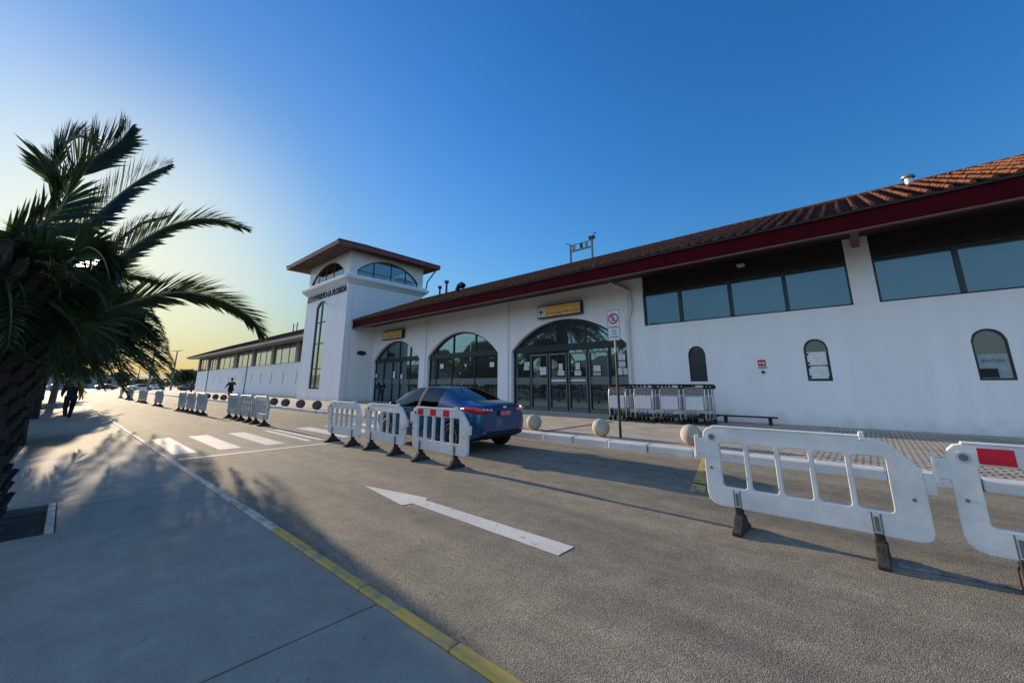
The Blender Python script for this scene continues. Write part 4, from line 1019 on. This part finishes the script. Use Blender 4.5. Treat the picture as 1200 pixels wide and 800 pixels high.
        for hx,x2 in ((1.30,1.30),(2.18,2.18),(3.2,3.2)): sm.box(hx-.003,hx+.003,min(s*.868,s*.886),max(s*.868,s*.886),.32,.90)
        sm.build('door_gap',M['black'],t)
    pl_=MB().prism(rrect(-.18,.18,.79,.91,.015),'x',-.03,-.012).build('number_plate',M['plate'],t)
    text_mesh('plate_lettering','AR 3550',.085,M['signw'],Matrix.Translation((-.033,0,.85))@Matrix.Rotation(R(-90),4,'Z')@Matrix.Rotation(R(90),4,'X'),pl_,depth=.001,width=.29)
    MB().box(-.035,.0,-.30,.30,.925,.945).build('boot_handle',M['carpaint'],t,bevel=.005)
    e=MB(); e.lathe([(.04,-.0),(.04,.012)],(-.005,0,.985),18,'x'); e.v=[(a,b*1.5,.985+(c-.985)*.7) for a,b,c in e.v]; e.build('badge',M['chrome'],t)
    MB().box(.0,.14,-.55,.55,.36,.48).build('bumper_insert',M['black'],t,bevel=.03)
    for s in (-1,1): MB().box(-.012,.02,s*.55-.06,s*.55+.06,.50,.53).build('bumper_reflector',M['red'],t)
    g=MB(); g.box(4.36,4.415,-.45,.45,.42,.56); g.build('grille',M['black'],t)
    a=MB().tube([(1.55,0,1.45),(1.35,0,1.60)],.008,6).build('aerial',M['black'],t)
    return t
car=make_car()
car.location=(-6.38,6.86,0); car.rotation_euler=(0,0,math.pi+R(.5)); 
def recolor(root,paint,label):
    root['label']=label
    for ch in [x for x in bpy.data.objects if x.parent==root]:
        if ch.data and ch.data.materials and ch.data.materials[0]==M['carpaint']:
            ch.data=ch.data.copy(); ch.data.materials[0]=paint
pw=mat('white_car_paint',(.62,.62,.62),.3,var=.03,coat=.8); pk=mat('black_car_paint',(.015,.016,.018),.3,var=.03,coat=.8); ps=mat('silver_car_paint',(.35,.36,.37),.32,metal=.5,var=.03,coat=.8); prd=mat('maroon_car_paint',(.14,.012,.015),.3,var=.03,coat=.8)
# ---- distant parked cars ----
cars=[(-62,-3.4,170,pk,'dark car parked at the far end of the left pavement by the palms',0),(-120,9,95,pw,'white car crossing the far end of the road, glinting in the sun',0),
 (-135,14.5,20,ps,'silver car parked in the distant car park behind the barriers',0),(-112,16.5,60,pk,'black car parked in the distance left of the wing end',0),(-150,5,80,prd,'dark red car among the distant parked cars',0),(-140,22,75,pw,'white car parked in the distance in front of the far trees',0),(-128,-3,140,ps,'silver car at the far left beyond the pavement end',0)]
for (x,y,a,pt,l,z) in cars:
    c=dup(car,(x,y,0),R(a),l); c['group']='distant parked cars'; recolor(c,pt,l)
del car['group']
# ================= PALMS =================
def bez(p,t):
    a=[Vector(q) for q in p]
    while len(a)>1: a=[u.lerp(v,t) for u,v in zip(a,a[1:])]
    return a[0]
def catmull(P,t):
    P=[Vector(p) for p in P]; n=len(P)-1; s=min(int(t*n),n-1); u=t*n-s
    p0=P[max(s-1,0)]; p1=P[s]; p2=P[s+1]; p3=P[min(s+2,n)]
    return .5*((2*p1)+(p2-p0)*u+(2*p0-5*p1+4*p2-p3)*u*u+(3*p1-p0-3*p2+p3)*u*u*u)
SUNP=Vector((0,0,H)); SUND=Vector((-math.cos(R(12.0))*math.cos(R(-.25)), math.cos(R(12.0))*math.sin(R(-.25)), math.sin(R(12.0))))
def frond(mb,rb,curve,L,nleaf,leaf,rnd,width=.03,start=.12,vee=.5,droop=.25,rr=.018,twist=0.):
    """one feather leaf: a tapering midrib with two rows of narrow folded leaflets"""
    N=nleaf; pts=[curve(i/(N)) for i in range(N+1)]
    rb.tube(pts[::max(1,N//14)]+[pts[-1]],[rr*(1-.85*i/ max(1,len(pts[::max(1,N//14)]))) for i in range(len(pts[::max(1,N//14)])+1)],5,False)
    for i in range(int(N*start),N):
        t=i/N; d=(pts[i+1]-pts[i]).normalized()
        side=d.cross(Vector((0,0,1)))
        if side.length<.05: side=Vector((0,1,0))
        side.normalize(); up=side.cross(d).normalized(); tw=twist*(1-.35*t); side,up=side*math.cos(tw)+up*math.sin(tw),up*math.cos(tw)-side*math.sin(tw)
        ll=leaf*(.35+.65*math.sin(math.pi*min(1,(t*.92+.12)))**.7)*rnd.uniform(.82,1.1)
        if t>.93: ll*=.8
        for s in (-1,1):
            ang=R(rnd.uniform(32,50)-20*t)*(.8 if s>0 and twist>0 else 1)
            a=d*math.cos(ang)+ (side*s)*math.sin(ang)
            a=(a+up*(vee*rnd.uniform(.5,1.3))).normalized()
            b=pts[i]+ d*rnd.uniform(-.3,.3)*L/N
            m_=b+a*ll*.5
            if (m_-SUNP).cross(SUND).length<.11*rnd.uniform(.4,1.15) or (b+a*ll*.85-SUNP).cross(SUND).length<.09*rnd.uniform(.4,1.15): continue   # leaflets cut away along the camera-to-sun line so the disc shows
            e=b+a*ll+Vector((0,0,-droop*ll*rnd.uniform(.3,1.2)))
            w=d*width*.5
            wn=(up*.35+d*.9).normalized()*width*.5
            o=len(mb.v); mb.v+=[tuple(b-wn*.5),tuple(b+wn*.5),tuple(m_+wn),tuple(e),tuple(m_-wn)]
            mb.f.append((o,o+1,o+2,o+4)); mb.m.append(0); mb.f.append((o+4,o+2,o+3)); mb.m.append(0)
def palm_trunk(mb,base,h,r,rnd,tilt=(0,0),stubs=True,flare=1.25):
    n=20; hs=[i/14 for i in range(15)]; vs=[];fs=[]
    for j,t in enumerate(hs):
        rr=r*(1.12-.12*min(1,t*4))*(1+(flare-1)*max(0,(t-.7)/.3))
        for k in range(n):
            a=2*math.pi*k/n; q=rr*(1+.06*noise.noise(Vector((math.cos(a)*2,math.sin(a)*2,t*9)))); vs.append((base[0]+tilt[0]*t+q*math.cos(a),base[1]+tilt[1]*t+q*math.sin(a),base[2]+h*t))
    for j in range(14):
        for k in range(n): fs.append((j*n+k,j*n+(k+1)%n,(j+1)*n+(k+1)%n,(j+1)*n+k))
    fs.append(tuple(range(14*n,15*n))); mb.add(vs,fs)
    if stubs:
        m=int(h*2*math.pi*r/ .028); ga=2.39996
        for i in range(m):
            t=(i+.5)/m; a=i*ga; rr=r*(1.12-.12*min(1,t*4))*(1+(flare-1)*max(0,(t-.7)/.3))
            L=(.10+.10*max(0,(t-.35)/.65)+rnd.uniform(-.02,.05)); w=.07+.02*rnd.random()
            o=Vector((math.cos(a),math.sin(a),0)); s=Vector((-math.sin(a),math.cos(a),0))
            c=Vector((base[0]+tilt[0]*t,base[1]+tilt[1]*t,base[2]+h*t))+o*(rr-.04)
            tip=c+o*(L*.75+.02)+Vector((0,0,L*1.15)); b0=c-s*w+Vector((0,0,-.06)); b1=c+s*w+Vector((0,0,-.06)); b2=c+Vector((0,0,.10))-o*.02
            t0=tip-s*w*.55; t1=tip+s*w*.55; t2=tip-o*.035+Vector((0,0,.02))
            mb.add([b0,b1,b2,t0,t1,t2,c+o*.07+Vector((0,0,-.02))],[(0,6,4,3),(6,1,4),(1,2,5,4),(2,0,3,5),(3,4,5)])
def make_palm(name_label,base,h,r,nf,Lf,rnd,special=(),leaf=.42,az_ok=None,dens=46,tilt=(0,0),group='date palms along the left pavement',width=.03,el=(75,-50),stubs=True,flare=1.25):
    t=thing('date_palm',name_label,'palm tree',base,0,group)
    m=MB(); palm_trunk(m,base,h,r,rnd,tilt,stubs,flare); m.build('trunk',M['trunk'],t,base)
    lf=MB(); rb=MB(); C=Vector((base[0]+tilt[0],base[1]+tilt[1],base[2]+h))
    for P,ll in special:
        frond(lf,rb,(lambda u,P=P:catmull(P,u)),3.2,170,ll,rnd,width*1.75,.05,.22,.10,.022,R(rnd.uniform(55,75)))
    i=0; k=0
    while k<nf and i<nf*8:
        i+=1; a=rnd.uniform(0,2*math.pi); q=(k+.5)/nf; e=R(el[0]+(el[1]-el[0])*q+rnd.uniform(-8,8)); L=Lf*rnd.uniform(.82,1.08)
        if az_ok and not az_ok(a,math.degrees(e)): continue
        k+=1
        o=Vector((math.cos(a),math.sin(a),0)); d=o*math.cos(e)+Vector((0,0,math.sin(e)))
        p0=C+o*r*.5+Vector((0,0,.1*math.sin(e))); p1=p0+d*L*.4; p2=p1+(d+Vector((0,0,-.30-.25*rnd.random())))*L*.32; p3=p2+(o*.55*math.cos(e)+Vector((0,0,-.75)))*L*.34
        frond(lf,rb,(lambda u,P=(p0,p1,p2,p3):bez(P,u)),L,dens,leaf,rnd,width)
    cr=lf.build('crown',M['palm'],t,base); rb.build('leaf_midribs',M['rachis'],cr,base)
    return t
pr=random.Random(11)
C0=Vector((-7.1,-.78,2.95))
def P3(l): return [C0]+[gx(a,b,X) for a,b,X in l]
sp=[(P3([(66,250,-7.0),(87,207,-7.0),(112,184,-7.0),(138,168,-7.0),(152,152,-7.0)]),.66),
    (P3([(85,270,-7.4),(115,250,-7.5),(145,224,-7.6),(176,203,-7.7),(198,194,-7.8)]),.62),
    (P3([(85,338,-6.9),(115,320,-6.9),(157,288,-6.9),(200,264,-6.9),(245,256,-6.9),(288,267,-6.9)]),.50),
    (P3([(85,375,-6.7),(127,362,-6.7),(183,345,-6.7),(225,343,-6.7),(265,354,-6.7),(295,373,-6.7),(309,393,-6.7)]),.50),
    (P3([(90,330,-8.),(130,290,-8.2),(165,262,-8.4),(200,252,-8.6)]),.40),
    (P3([(70,230,-7.6),(60,200,-7.6),(75,172,-7.7),(95,160,-7.9),(112,168,-8)]),.50),
    (P3([(50,300,-6.8),(38,285,-6.8),(26,285,-6.7),(10,300,-6.6)]),.36),
    (P3([(80,380,-7.3),(110,385,-7.4),(140,372,-7.5),(165,378,-7.6),(185,398,-7.7)]),.36),
    (P3([(70,310,-6.4),(100,290,-6.2),(120,300,-6.),(130,330,-5.9)]),.40),
    (P3([(75,350,-7.8),(110,335,-8.),(150,322,-8.2),(185,330,-8.4)]),.40),
    ]
def ok(a,e):
    c=math.sin(a)     # towards the road
    if c>.35 or (e<12 and c>-.15): return False
    if e>18 or (e>-5 and math.cos(a)>.15): return False
    return True
hero=make_palm('large nearest date palm in a square pit at the left edge, hiding the low sun',(-7.12,-.72,-.03),2.75,.42,74,2.5,pr,sp,leaf=.50,az_ok=ok,dens=70,width=.036,el=(34,-66))
# short hanging fronds filling the skirt towards the road
lf=MB(); rb=MB(); rs=random.Random(4)
for i in range(64):
    a=R(rs.uniform(-75,150)); e=R(rs.uniform(-50,50) if math.degrees(a)>20 else rs.uniform(-75,-5)); L=rs.uniform(.75,1.15) if math.degrees(a)>20 else rs.uniform(1.0,1.5); o=Vector((math.cos(a),math.sin(a),0)); d=o*math.cos(e)+Vector((0,0,math.sin(e)))
    p0=Vector((-7.12,-.72,2.7))+o*.2; p1=p0+d*L*.45; p2=p1+(d+Vector((0,0,-.4)))*L*.3; p3=p2+(o*.3+Vector((0,0,-.8)))*L*.35
    frond(lf,rb,(lambda u,P=(p0,p1,p2,p3):bez(P,u)),L,44,.40,rs,.034)
HO=(-7.12,-.72,-.03)
cr=lf.build('lower_crown',M['palm'],hero,HO); rb.build('leaf_midribs',M['rachis'],cr,HO)
# white edging strip of the pit
tp=MB().box(PIT[0]+.02,PIT[1]-.02,PIT[3]-.07,PIT[3]-.01,PZ-.1,PZ+.008).build('tree_pit_edging',M['kerbwhite2']); tp['kind']='structure'
# two more palms built, then copied along the pavement
pA=make_palm('second date palm along the left pavement, just beyond the nearest one',(-15.6,-.85,0),2.95,.38,250,2.95,random.Random(21),leaf=.52,dens=54,width=.095,el=(72,-14),stubs=False)
pB=make_palm('third date palm along the left pavement, beyond the walking person',(-27.0,-.95,0),4.7,.36,190,3.5,random.Random(8),leaf=.55,dens=50,width=.095,el=(75,-18),stubs=False)
for (src,x,y,rz,s,l) in ((pA,-36.5,-1.3,2.1,1.05,'fourth date palm along the left pavement, small in the distance'),(pB,-47,-1.4,4.0,1.0,'fifth date palm along the left pavement, small in the distance'),(pA,-58,-1.6,1.0,1.05,'sixth date palm along the left pavement, near the parked dark car'),
  (pB,-30,-9,.7,1.9,'tall date palm standing back from the left pavement'),(pA,-46,-11,3.2,1.9,'date palm on the verge behind the row of pavement palms'),(pB,-20,-14,5.2,1.35,'date palm on the verge, reflected in the glass arch')):
    d_=dup(src,(x,y,0),rz,l,(s,s,s))
# ================= OTHER TREES, HEDGES =================
def tree(name,label,base,h,cr,rnd,group=None,nleaf=1400,ls=.22,flat=1.,cat='tree'):
    t=thing(name,label,cat,base,0,group)
    m=MB(); th=h*.35; m.tube([(0,0,-.1),(.05*h*.2,0,th*.6),(0,.02*h,th)],[.035*h*.6,.028*h*.6,.022*h*.6],8)
    cl=[]
    for i in range(7):
        a=rnd.uniform(0,6.28); q=rnd.uniform(.3,.8)*cr; c=Vector((math.cos(a)*q,math.sin(a)*q,h-cr*flat*rnd.uniform(.5,1.5))); cl.append((c,cr*rnd.uniform(.35,.6)))
        m.tube([(0,.02*h,th*.9),((c.x)*.5,c.y*.5,(th+c.z)/2),tuple(c)],[.012*h,.008*h,.003*h],5)
    cl.append((Vector((0,0,h-cr*.8*flat)),cr*.6))
    m.build('trunk',M['bark'],t)
    lf=MB()
    for i in range(nleaf):
        c,rr=rnd.choice(cl); v=Vector((rnd.gauss(0,1),rnd.gauss(0,1),rnd.gauss(0,1))).normalized()*rr*rnd.uniform(.45,1.05); v.z*=flat
        p=c+v; a=Vector((rnd.gauss(0,1),rnd.gauss(0,1),rnd.gauss(0,1))).normalized()*ls; b=a.cross(Vector((rnd.gauss(0,1),rnd.gauss(0,1),rnd.gauss(0,1)))).normalized()*ls*.6
        o=len(lf.v); lf.v+=[tuple(p-a),tuple(p-b*.8),tuple(p+a),tuple(p+b*.8)]; lf.f.append((o,o+1,o+2,o+3)); lf.m.append(0)
    lf.build('crown',M['leaf'],t)
    return t
tr=random.Random(31)
t0=tree('broad_tree','broad dark tree on the distant skyline beside the end of the wing',(-150,34,0),8.5,5,tr,'distant trees on the skyline',1500,.5,.7)
for i,(x,y,s,l) in enumerate(((-165,24,.8,'low rounded tree on the skyline left of the wing end'),(-190,30,.9,'dark tree on the skyline behind the silver car'),(-210,14,.8,'small tree on the skyline above the farthest barriers'),(-230,6,1.,'tree on the skyline straight above the far end of the road'),
   (-240,-8,1.1,'tree on the skyline at the far end of the left pavement'),(-128,30,.75,'nearest tree of the skyline group, touching the wing end'))):
    dup(t0,(x,y,0),i*1.3,l,(s,s,s))
t1=tree('roadside_tree','bushy dark tree behind the palms on the left verge',(-34,-16,0),4.2,2.6,tr,'trees on the left verge',2600,.25,.8)
for i,(x,y,s,l) in enumerate(((-24,-17,1.,'bushy tree on the left verge, nearer than its neighbour'),(-46,-18,1.2,'bushy tree on the left verge, far behind the palms'),(-13,-24,1.1,'bushy tree well behind the nearest palm'),(-60,-20,1.1,'bushy tree on the verge near the dark parked car'),
     (-4,-30,1.,'bushy tree behind the photographer, mirrored in the windows'),(-72,-14,1.,'bushy tree at the far end of the left verge'))):
    dup(t1,(x,y,0),i*1.1,l,(s,s,s))
# hedge mass left of the pavement
def hedge(name,label,x0,x1,y0,y1,h,n,ls,seed,kind=None,cat='hedge'):
    rnd=random.Random(seed); t=thing(name,label,cat,((x0+x1)/2,(y0+y1)/2,0)) ; o=((x0+x1)/2,(y0+y1)/2,0)
    lf=MB()
    for i in range(n):
        x=rnd.uniform(x0,x1); y=rnd.uniform(y0,y1); hh=h*(.72+.42*noise.noise(Vector((x*.35,y*.5,seed)))); z=rnd.uniform(.0,1)**.6*hh
        p=Vector((x,y,z)); a=Vector((rnd.gauss(0,1),rnd.gauss(0,1),rnd.gauss(0,1))).normalized()*ls; b=a.cross(Vector((rnd.gauss(0,1),rnd.gauss(0,1),rnd.gauss(0,1)))).normalized()*ls*.6
        q=len(lf.v); lf.v+=[tuple(p-a),tuple(p-b),tuple(p+a),tuple(p+b)]; lf.f.append((q,q+1,q+2,q+3)); lf.m.append(0)
    lf.build('foliage',M['leaf'],t,o)
    st=MB()
    for i in range(int((x1-x0)/1.2)): x=x0+.6+i*1.2; st.tube([(x,(y0+y1)/2,0),(x+.1,(y0+y1)/2+.1,h*.5)],.03,5)
    st.build('stems',M['bark'],t,o); return t
hedge('hedge','long dark clipped hedge behind the palms on the left',-60,-9,-5.6,-3.6,1.9,9000,.13,3)
far_=hedge('far_hedge','low dark band of bushes along the far horizon',-330,-250,-60,90,5,5000,.9,9)
# ================= LAMP POSTS =================
def lamp(px_,py,h,label,first=None):
    g=gz(px_,py,h); loc=(g.x,g.y,0)
    if first: return dup(first,loc,.35,label)
    t=thing('street_lamp',label,'street lamp',loc,.35,'distant street lamps')
    MB().tube([(0,0,-.1),(0,0,h-.15)],[.22,.12],8).build('pole',M['lamp'],t)
    MB().tube([(-1.4,0,h+.05),(-.4,0,h-.05),(.4,0,h-.05),(1.4,0,h+.05)],.08,6).build('arm',M['lamp'],t)
    for s in (-1,1): MB().box(s*1.6-.35,s*1.6+.35,-.14,.14,h,h+.1).build('lamp_head',M['lamp'],t,bevel=.03)
    return t
l0=lamp(208,411,9,'double armed street lamp nearest the wing end, tallest of the distant lamps')
for (a,b,l) in ((183,404,'leaning pair lamp above the barriers, with the highest head'),(165,427,'short distant street lamp left of the taller pair'),(153,432,'faint distant street lamp fourth from the wing'),(218,434,'very faint street lamp closest to the roof end'),(134,437,'faintest street lamp at the far left of the row')): lamp(a,b,9,l,l0)
# grey post beside the pavement among the palms
o=(-38.6,-.42,0); t=thing('wooden_post','slim pale grey utility post rising into the palm fronds on the left','post',o)
MB().tube([(0,0,0),(0,0,6.6)],[.17,.12],10).build('pole',M['lamp'],t); MB().lathe([(.32,0),(.32,.25),(.2,.3)],(0,0,0),14).build('base',M['kerbwhite2'],t)
# power pole mirrored in the arch
o=(-31,-32,0); t=thing('power_pole','wooden power pole with two crossarms, seen mirrored in the middle arch','power pole',o)
MB().tube([(0,0,0),(0,0,11)],[.2,.13],8).build('pole',M['bark'],t)
m=MB(); m.box(-1.3,1.3,-.08,.08,9.9,10.05); m.box(-1.0,1.0,-.08,.08,8.6,8.75); m.build('crossarm',M['bark'],t)
m=MB()
for x in (-1.2,-.5,.5,1.2): m.tube([(x,0,10.05),(x,0,10.3)],.07,6)
m.build('insulators',M['pipe'],t)
# low pale buildings and fence far off
for (x,y,w_,d_,h,l) in ((-175,44,14,16,6.5,'low pale flat roofed building on the skyline near the wing end'),(-215,-2,30,10,4.5,'long low grey shed on the horizon at the end of the road')):
    t=thing('distant_building',l,'building',(x,y,0)); MB().box(-d_/2,d_/2,-w_/2,w_/2,0,h).build('wall',M['plain'],t); MB().box(-d_/2-.4,d_/2+.4,-w_/2-.4,w_/2+.4,h+.003,h+.35).build('roof',M['towertile'],t)
    m=MB()
    k=-w_/2+1
    while k<w_/2-1.5: m.box(d_/2+.002,d_/2+.06,k,k+1.1,h*.35,h*.7); k+=2.6
    m.build('windows',M['frame'],t)
# pebbles and dry leaves on the road and pavement
pb=MB(); rp=random.Random(2)
for i in range(170):
    if rp.random()<.5: x=rp.uniform(-9,1.5); y=rp.uniform(1.9,9) if rp.random()<.6 else 8.97-rp.random()**2*.6; z=0
    else: x=rp.uniform(-9,-.6); y=rp.uniform(.1,1.55) ; z=PZ
    if z==0 and i%3==0: y=ky(x)+.03+rp.random()**2*.4
    r=rp.uniform(.003,.009); pb.ball((x,y,z+r*.5),r,3,(1,rp.uniform(.6,1.3),.6))
o=pb.build('gravel',mat('pebble',(.33,.29,.23),.9,var=.3,scale=3)); o['kind']='stuff'; o['label']='scattered pebbles and grit on the road and pavement'; o['category']='gravel'
# ================= LIGHT =================
EL=12.0; AZ=-.25   # sun stands nearly along -X, a touch to the building side
sd=Vector((-math.cos(R(EL))*math.cos(R(AZ)), math.cos(R(EL))*math.sin(R(AZ)), math.sin(R(EL))))
su=bpy.data.lights.new('sun','SUN'); so_=bpy.data.objects.new('sun',su); COL.objects.link(so_)
su.energy=SUN_E; su.angle=R(.5); su.color=(1.,.80,.56)
so_.rotation_euler=sd.to_track_quat('Z','Y').to_euler()
W_=bpy.data.worlds.new('World'); S.world=W_; W_.use_nodes=True; nt=W_.node_tree; N=nt.nodes; L=nt.links
bg=N['Background']; sky=N.new('ShaderNodeTexSky'); sky.sky_type='NISHITA'; sky.sun_disc=False
sky.sun_elevation=R(EL); sky.sun_rotation=math.atan2(sd.x,sd.y)
sky.air_density=SKY[0]; sky.dust_density=SKY[1]; sky.ozone_density=SKY[2]; sky.altitude=0
hs=N.new('ShaderNodeHueSaturation'); hs.inputs['Saturation'].default_value=SAT; hs.inputs['Hue'].default_value=HUE; L.new(sky.outputs['Color'],hs.inputs['Color']); 
# soft shoulder: the air near the sun saturates instead of growing without limit, and stays warm
sr=N.new('ShaderNodeSeparateXYZ'); L.new(hs.outputs['Color'],sr.inputs['Vector'])
k1=N.new('ShaderNodeMath'); k1.operation='MULTIPLY_ADD'; k1.inputs[1].default_value=SHO; k1.inputs[2].default_value=1; L.new(sr.outputs['X'],k1.inputs[0])
k3=N.new('ShaderNodeMath'); k3.operation='MAXIMUM'; k3.inputs[1].default_value=1; L.new(k1.outputs['Value'],k3.inputs[0])
k2=N.new('ShaderNodeVectorMath'); k2.operation='DIVIDE'; L.new(hs.outputs['Color'],k2.inputs[0]); cb=N.new('ShaderNodeCombineXYZ'); k4=N.new('ShaderNodeMath'); k4.operation='MULTIPLY_ADD'; k4.inputs[1].default_value=1.35; k4.inputs[2].default_value=-.35; L.new(k3.outputs['Value'],k4.inputs[0]); L.new(k3.outputs['Value'],cb.inputs['X']); L.new(k3.outputs['Value'],cb.inputs['Y']); L.new(k4.outputs['Value'],cb.inputs['Z']); L.new(cb.outputs['Vector'],k2.inputs[1]); L.new(k2.outputs['Vector'],bg.inputs['Color']); bg.inputs['Strength'].default_value=SKY_S
# the sun's own disc and its aureole in the air
tc=N.new('ShaderNodeTexCoord'); dt=N.new('ShaderNodeVectorMath'); dt.operation='DOT_PRODUCT'; dt.inputs[1].default_value=sd
L.new(tc.outputs['Generated'],dt.inputs[0])
def glow(mn,power,strength,col):
    mr=N.new('ShaderNodeMapRange'); mr.clamp=True; mr.inputs['From Min'].default_value=mn; mr.inputs['From Max'].default_value=1
    L.new(dt.outputs['Value'],mr.inputs['Value']); pw_=N.new('ShaderNodeMath'); pw_.operation='POWER'; pw_.inputs[1].default_value=power; L.new(mr.outputs['Result'],pw_.inputs[0])
    mu=N.new('ShaderNodeMath'); mu.operation='MULTIPLY'; mu.inputs[1].default_value=strength; L.new(pw_.outputs['Value'],mu.inputs[0])
    b=N.new('ShaderNodeBackground'); b.inputs['Color'].default_value=(*col,1); L.new(mu.outputs['Value'],b.inputs['Strength']); return b
g1=glow(math.cos(R(1.5)),3.0,SUNDISC,(1,.93,.78)); g2=glow(math.cos(R(26)),2.2,AUR,(1,.95,.76))
a1=N.new('ShaderNodeAddShader'); a2=N.new('ShaderNodeAddShader')
L.new(bg.outputs['Background'],a1.inputs[0]); L.new(g1.outputs['Background'],a1.inputs[1]); L.new(a1.outputs['Shader'],a2.inputs[0]); L.new(g2.outputs['Background'],a2.inputs[1])
# fill added to light the shaded facade: sky brightened on the road's open side
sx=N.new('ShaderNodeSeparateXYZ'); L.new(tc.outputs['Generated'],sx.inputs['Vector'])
vy=N.new('ShaderNodeMapRange'); vy.interpolation_type='SMOOTHSTEP'; vy.inputs['From Min'].default_value=.05; vy.inputs['From Max'].default_value=-.75; vy.inputs['To Min'].default_value=0; vy.inputs['To Max'].default_value=FACADE_FILL
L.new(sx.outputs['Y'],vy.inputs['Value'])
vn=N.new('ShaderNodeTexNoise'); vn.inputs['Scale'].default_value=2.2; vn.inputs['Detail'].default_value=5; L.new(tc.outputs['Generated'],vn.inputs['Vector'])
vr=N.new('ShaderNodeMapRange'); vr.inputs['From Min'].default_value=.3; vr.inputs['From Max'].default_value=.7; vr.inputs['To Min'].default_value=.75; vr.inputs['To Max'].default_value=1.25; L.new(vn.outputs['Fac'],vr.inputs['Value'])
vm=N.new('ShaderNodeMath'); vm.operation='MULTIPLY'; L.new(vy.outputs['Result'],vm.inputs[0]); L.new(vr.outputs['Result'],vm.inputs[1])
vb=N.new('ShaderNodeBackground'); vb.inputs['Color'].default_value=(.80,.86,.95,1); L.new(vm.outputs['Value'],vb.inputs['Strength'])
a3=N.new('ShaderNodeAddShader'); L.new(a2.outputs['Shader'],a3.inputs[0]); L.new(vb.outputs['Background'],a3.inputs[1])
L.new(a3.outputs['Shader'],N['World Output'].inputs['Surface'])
S.view_settings.view_transform='Standard'; S.view_settings.look='None'; S.view_settings.gamma=1; S.view_settings.use_curve_mapping=False
S.view_settings.exposure=EXPO
S.render.engine='CYCLES'
S.render.resolution_x=1024; S.render.resolution_y=682
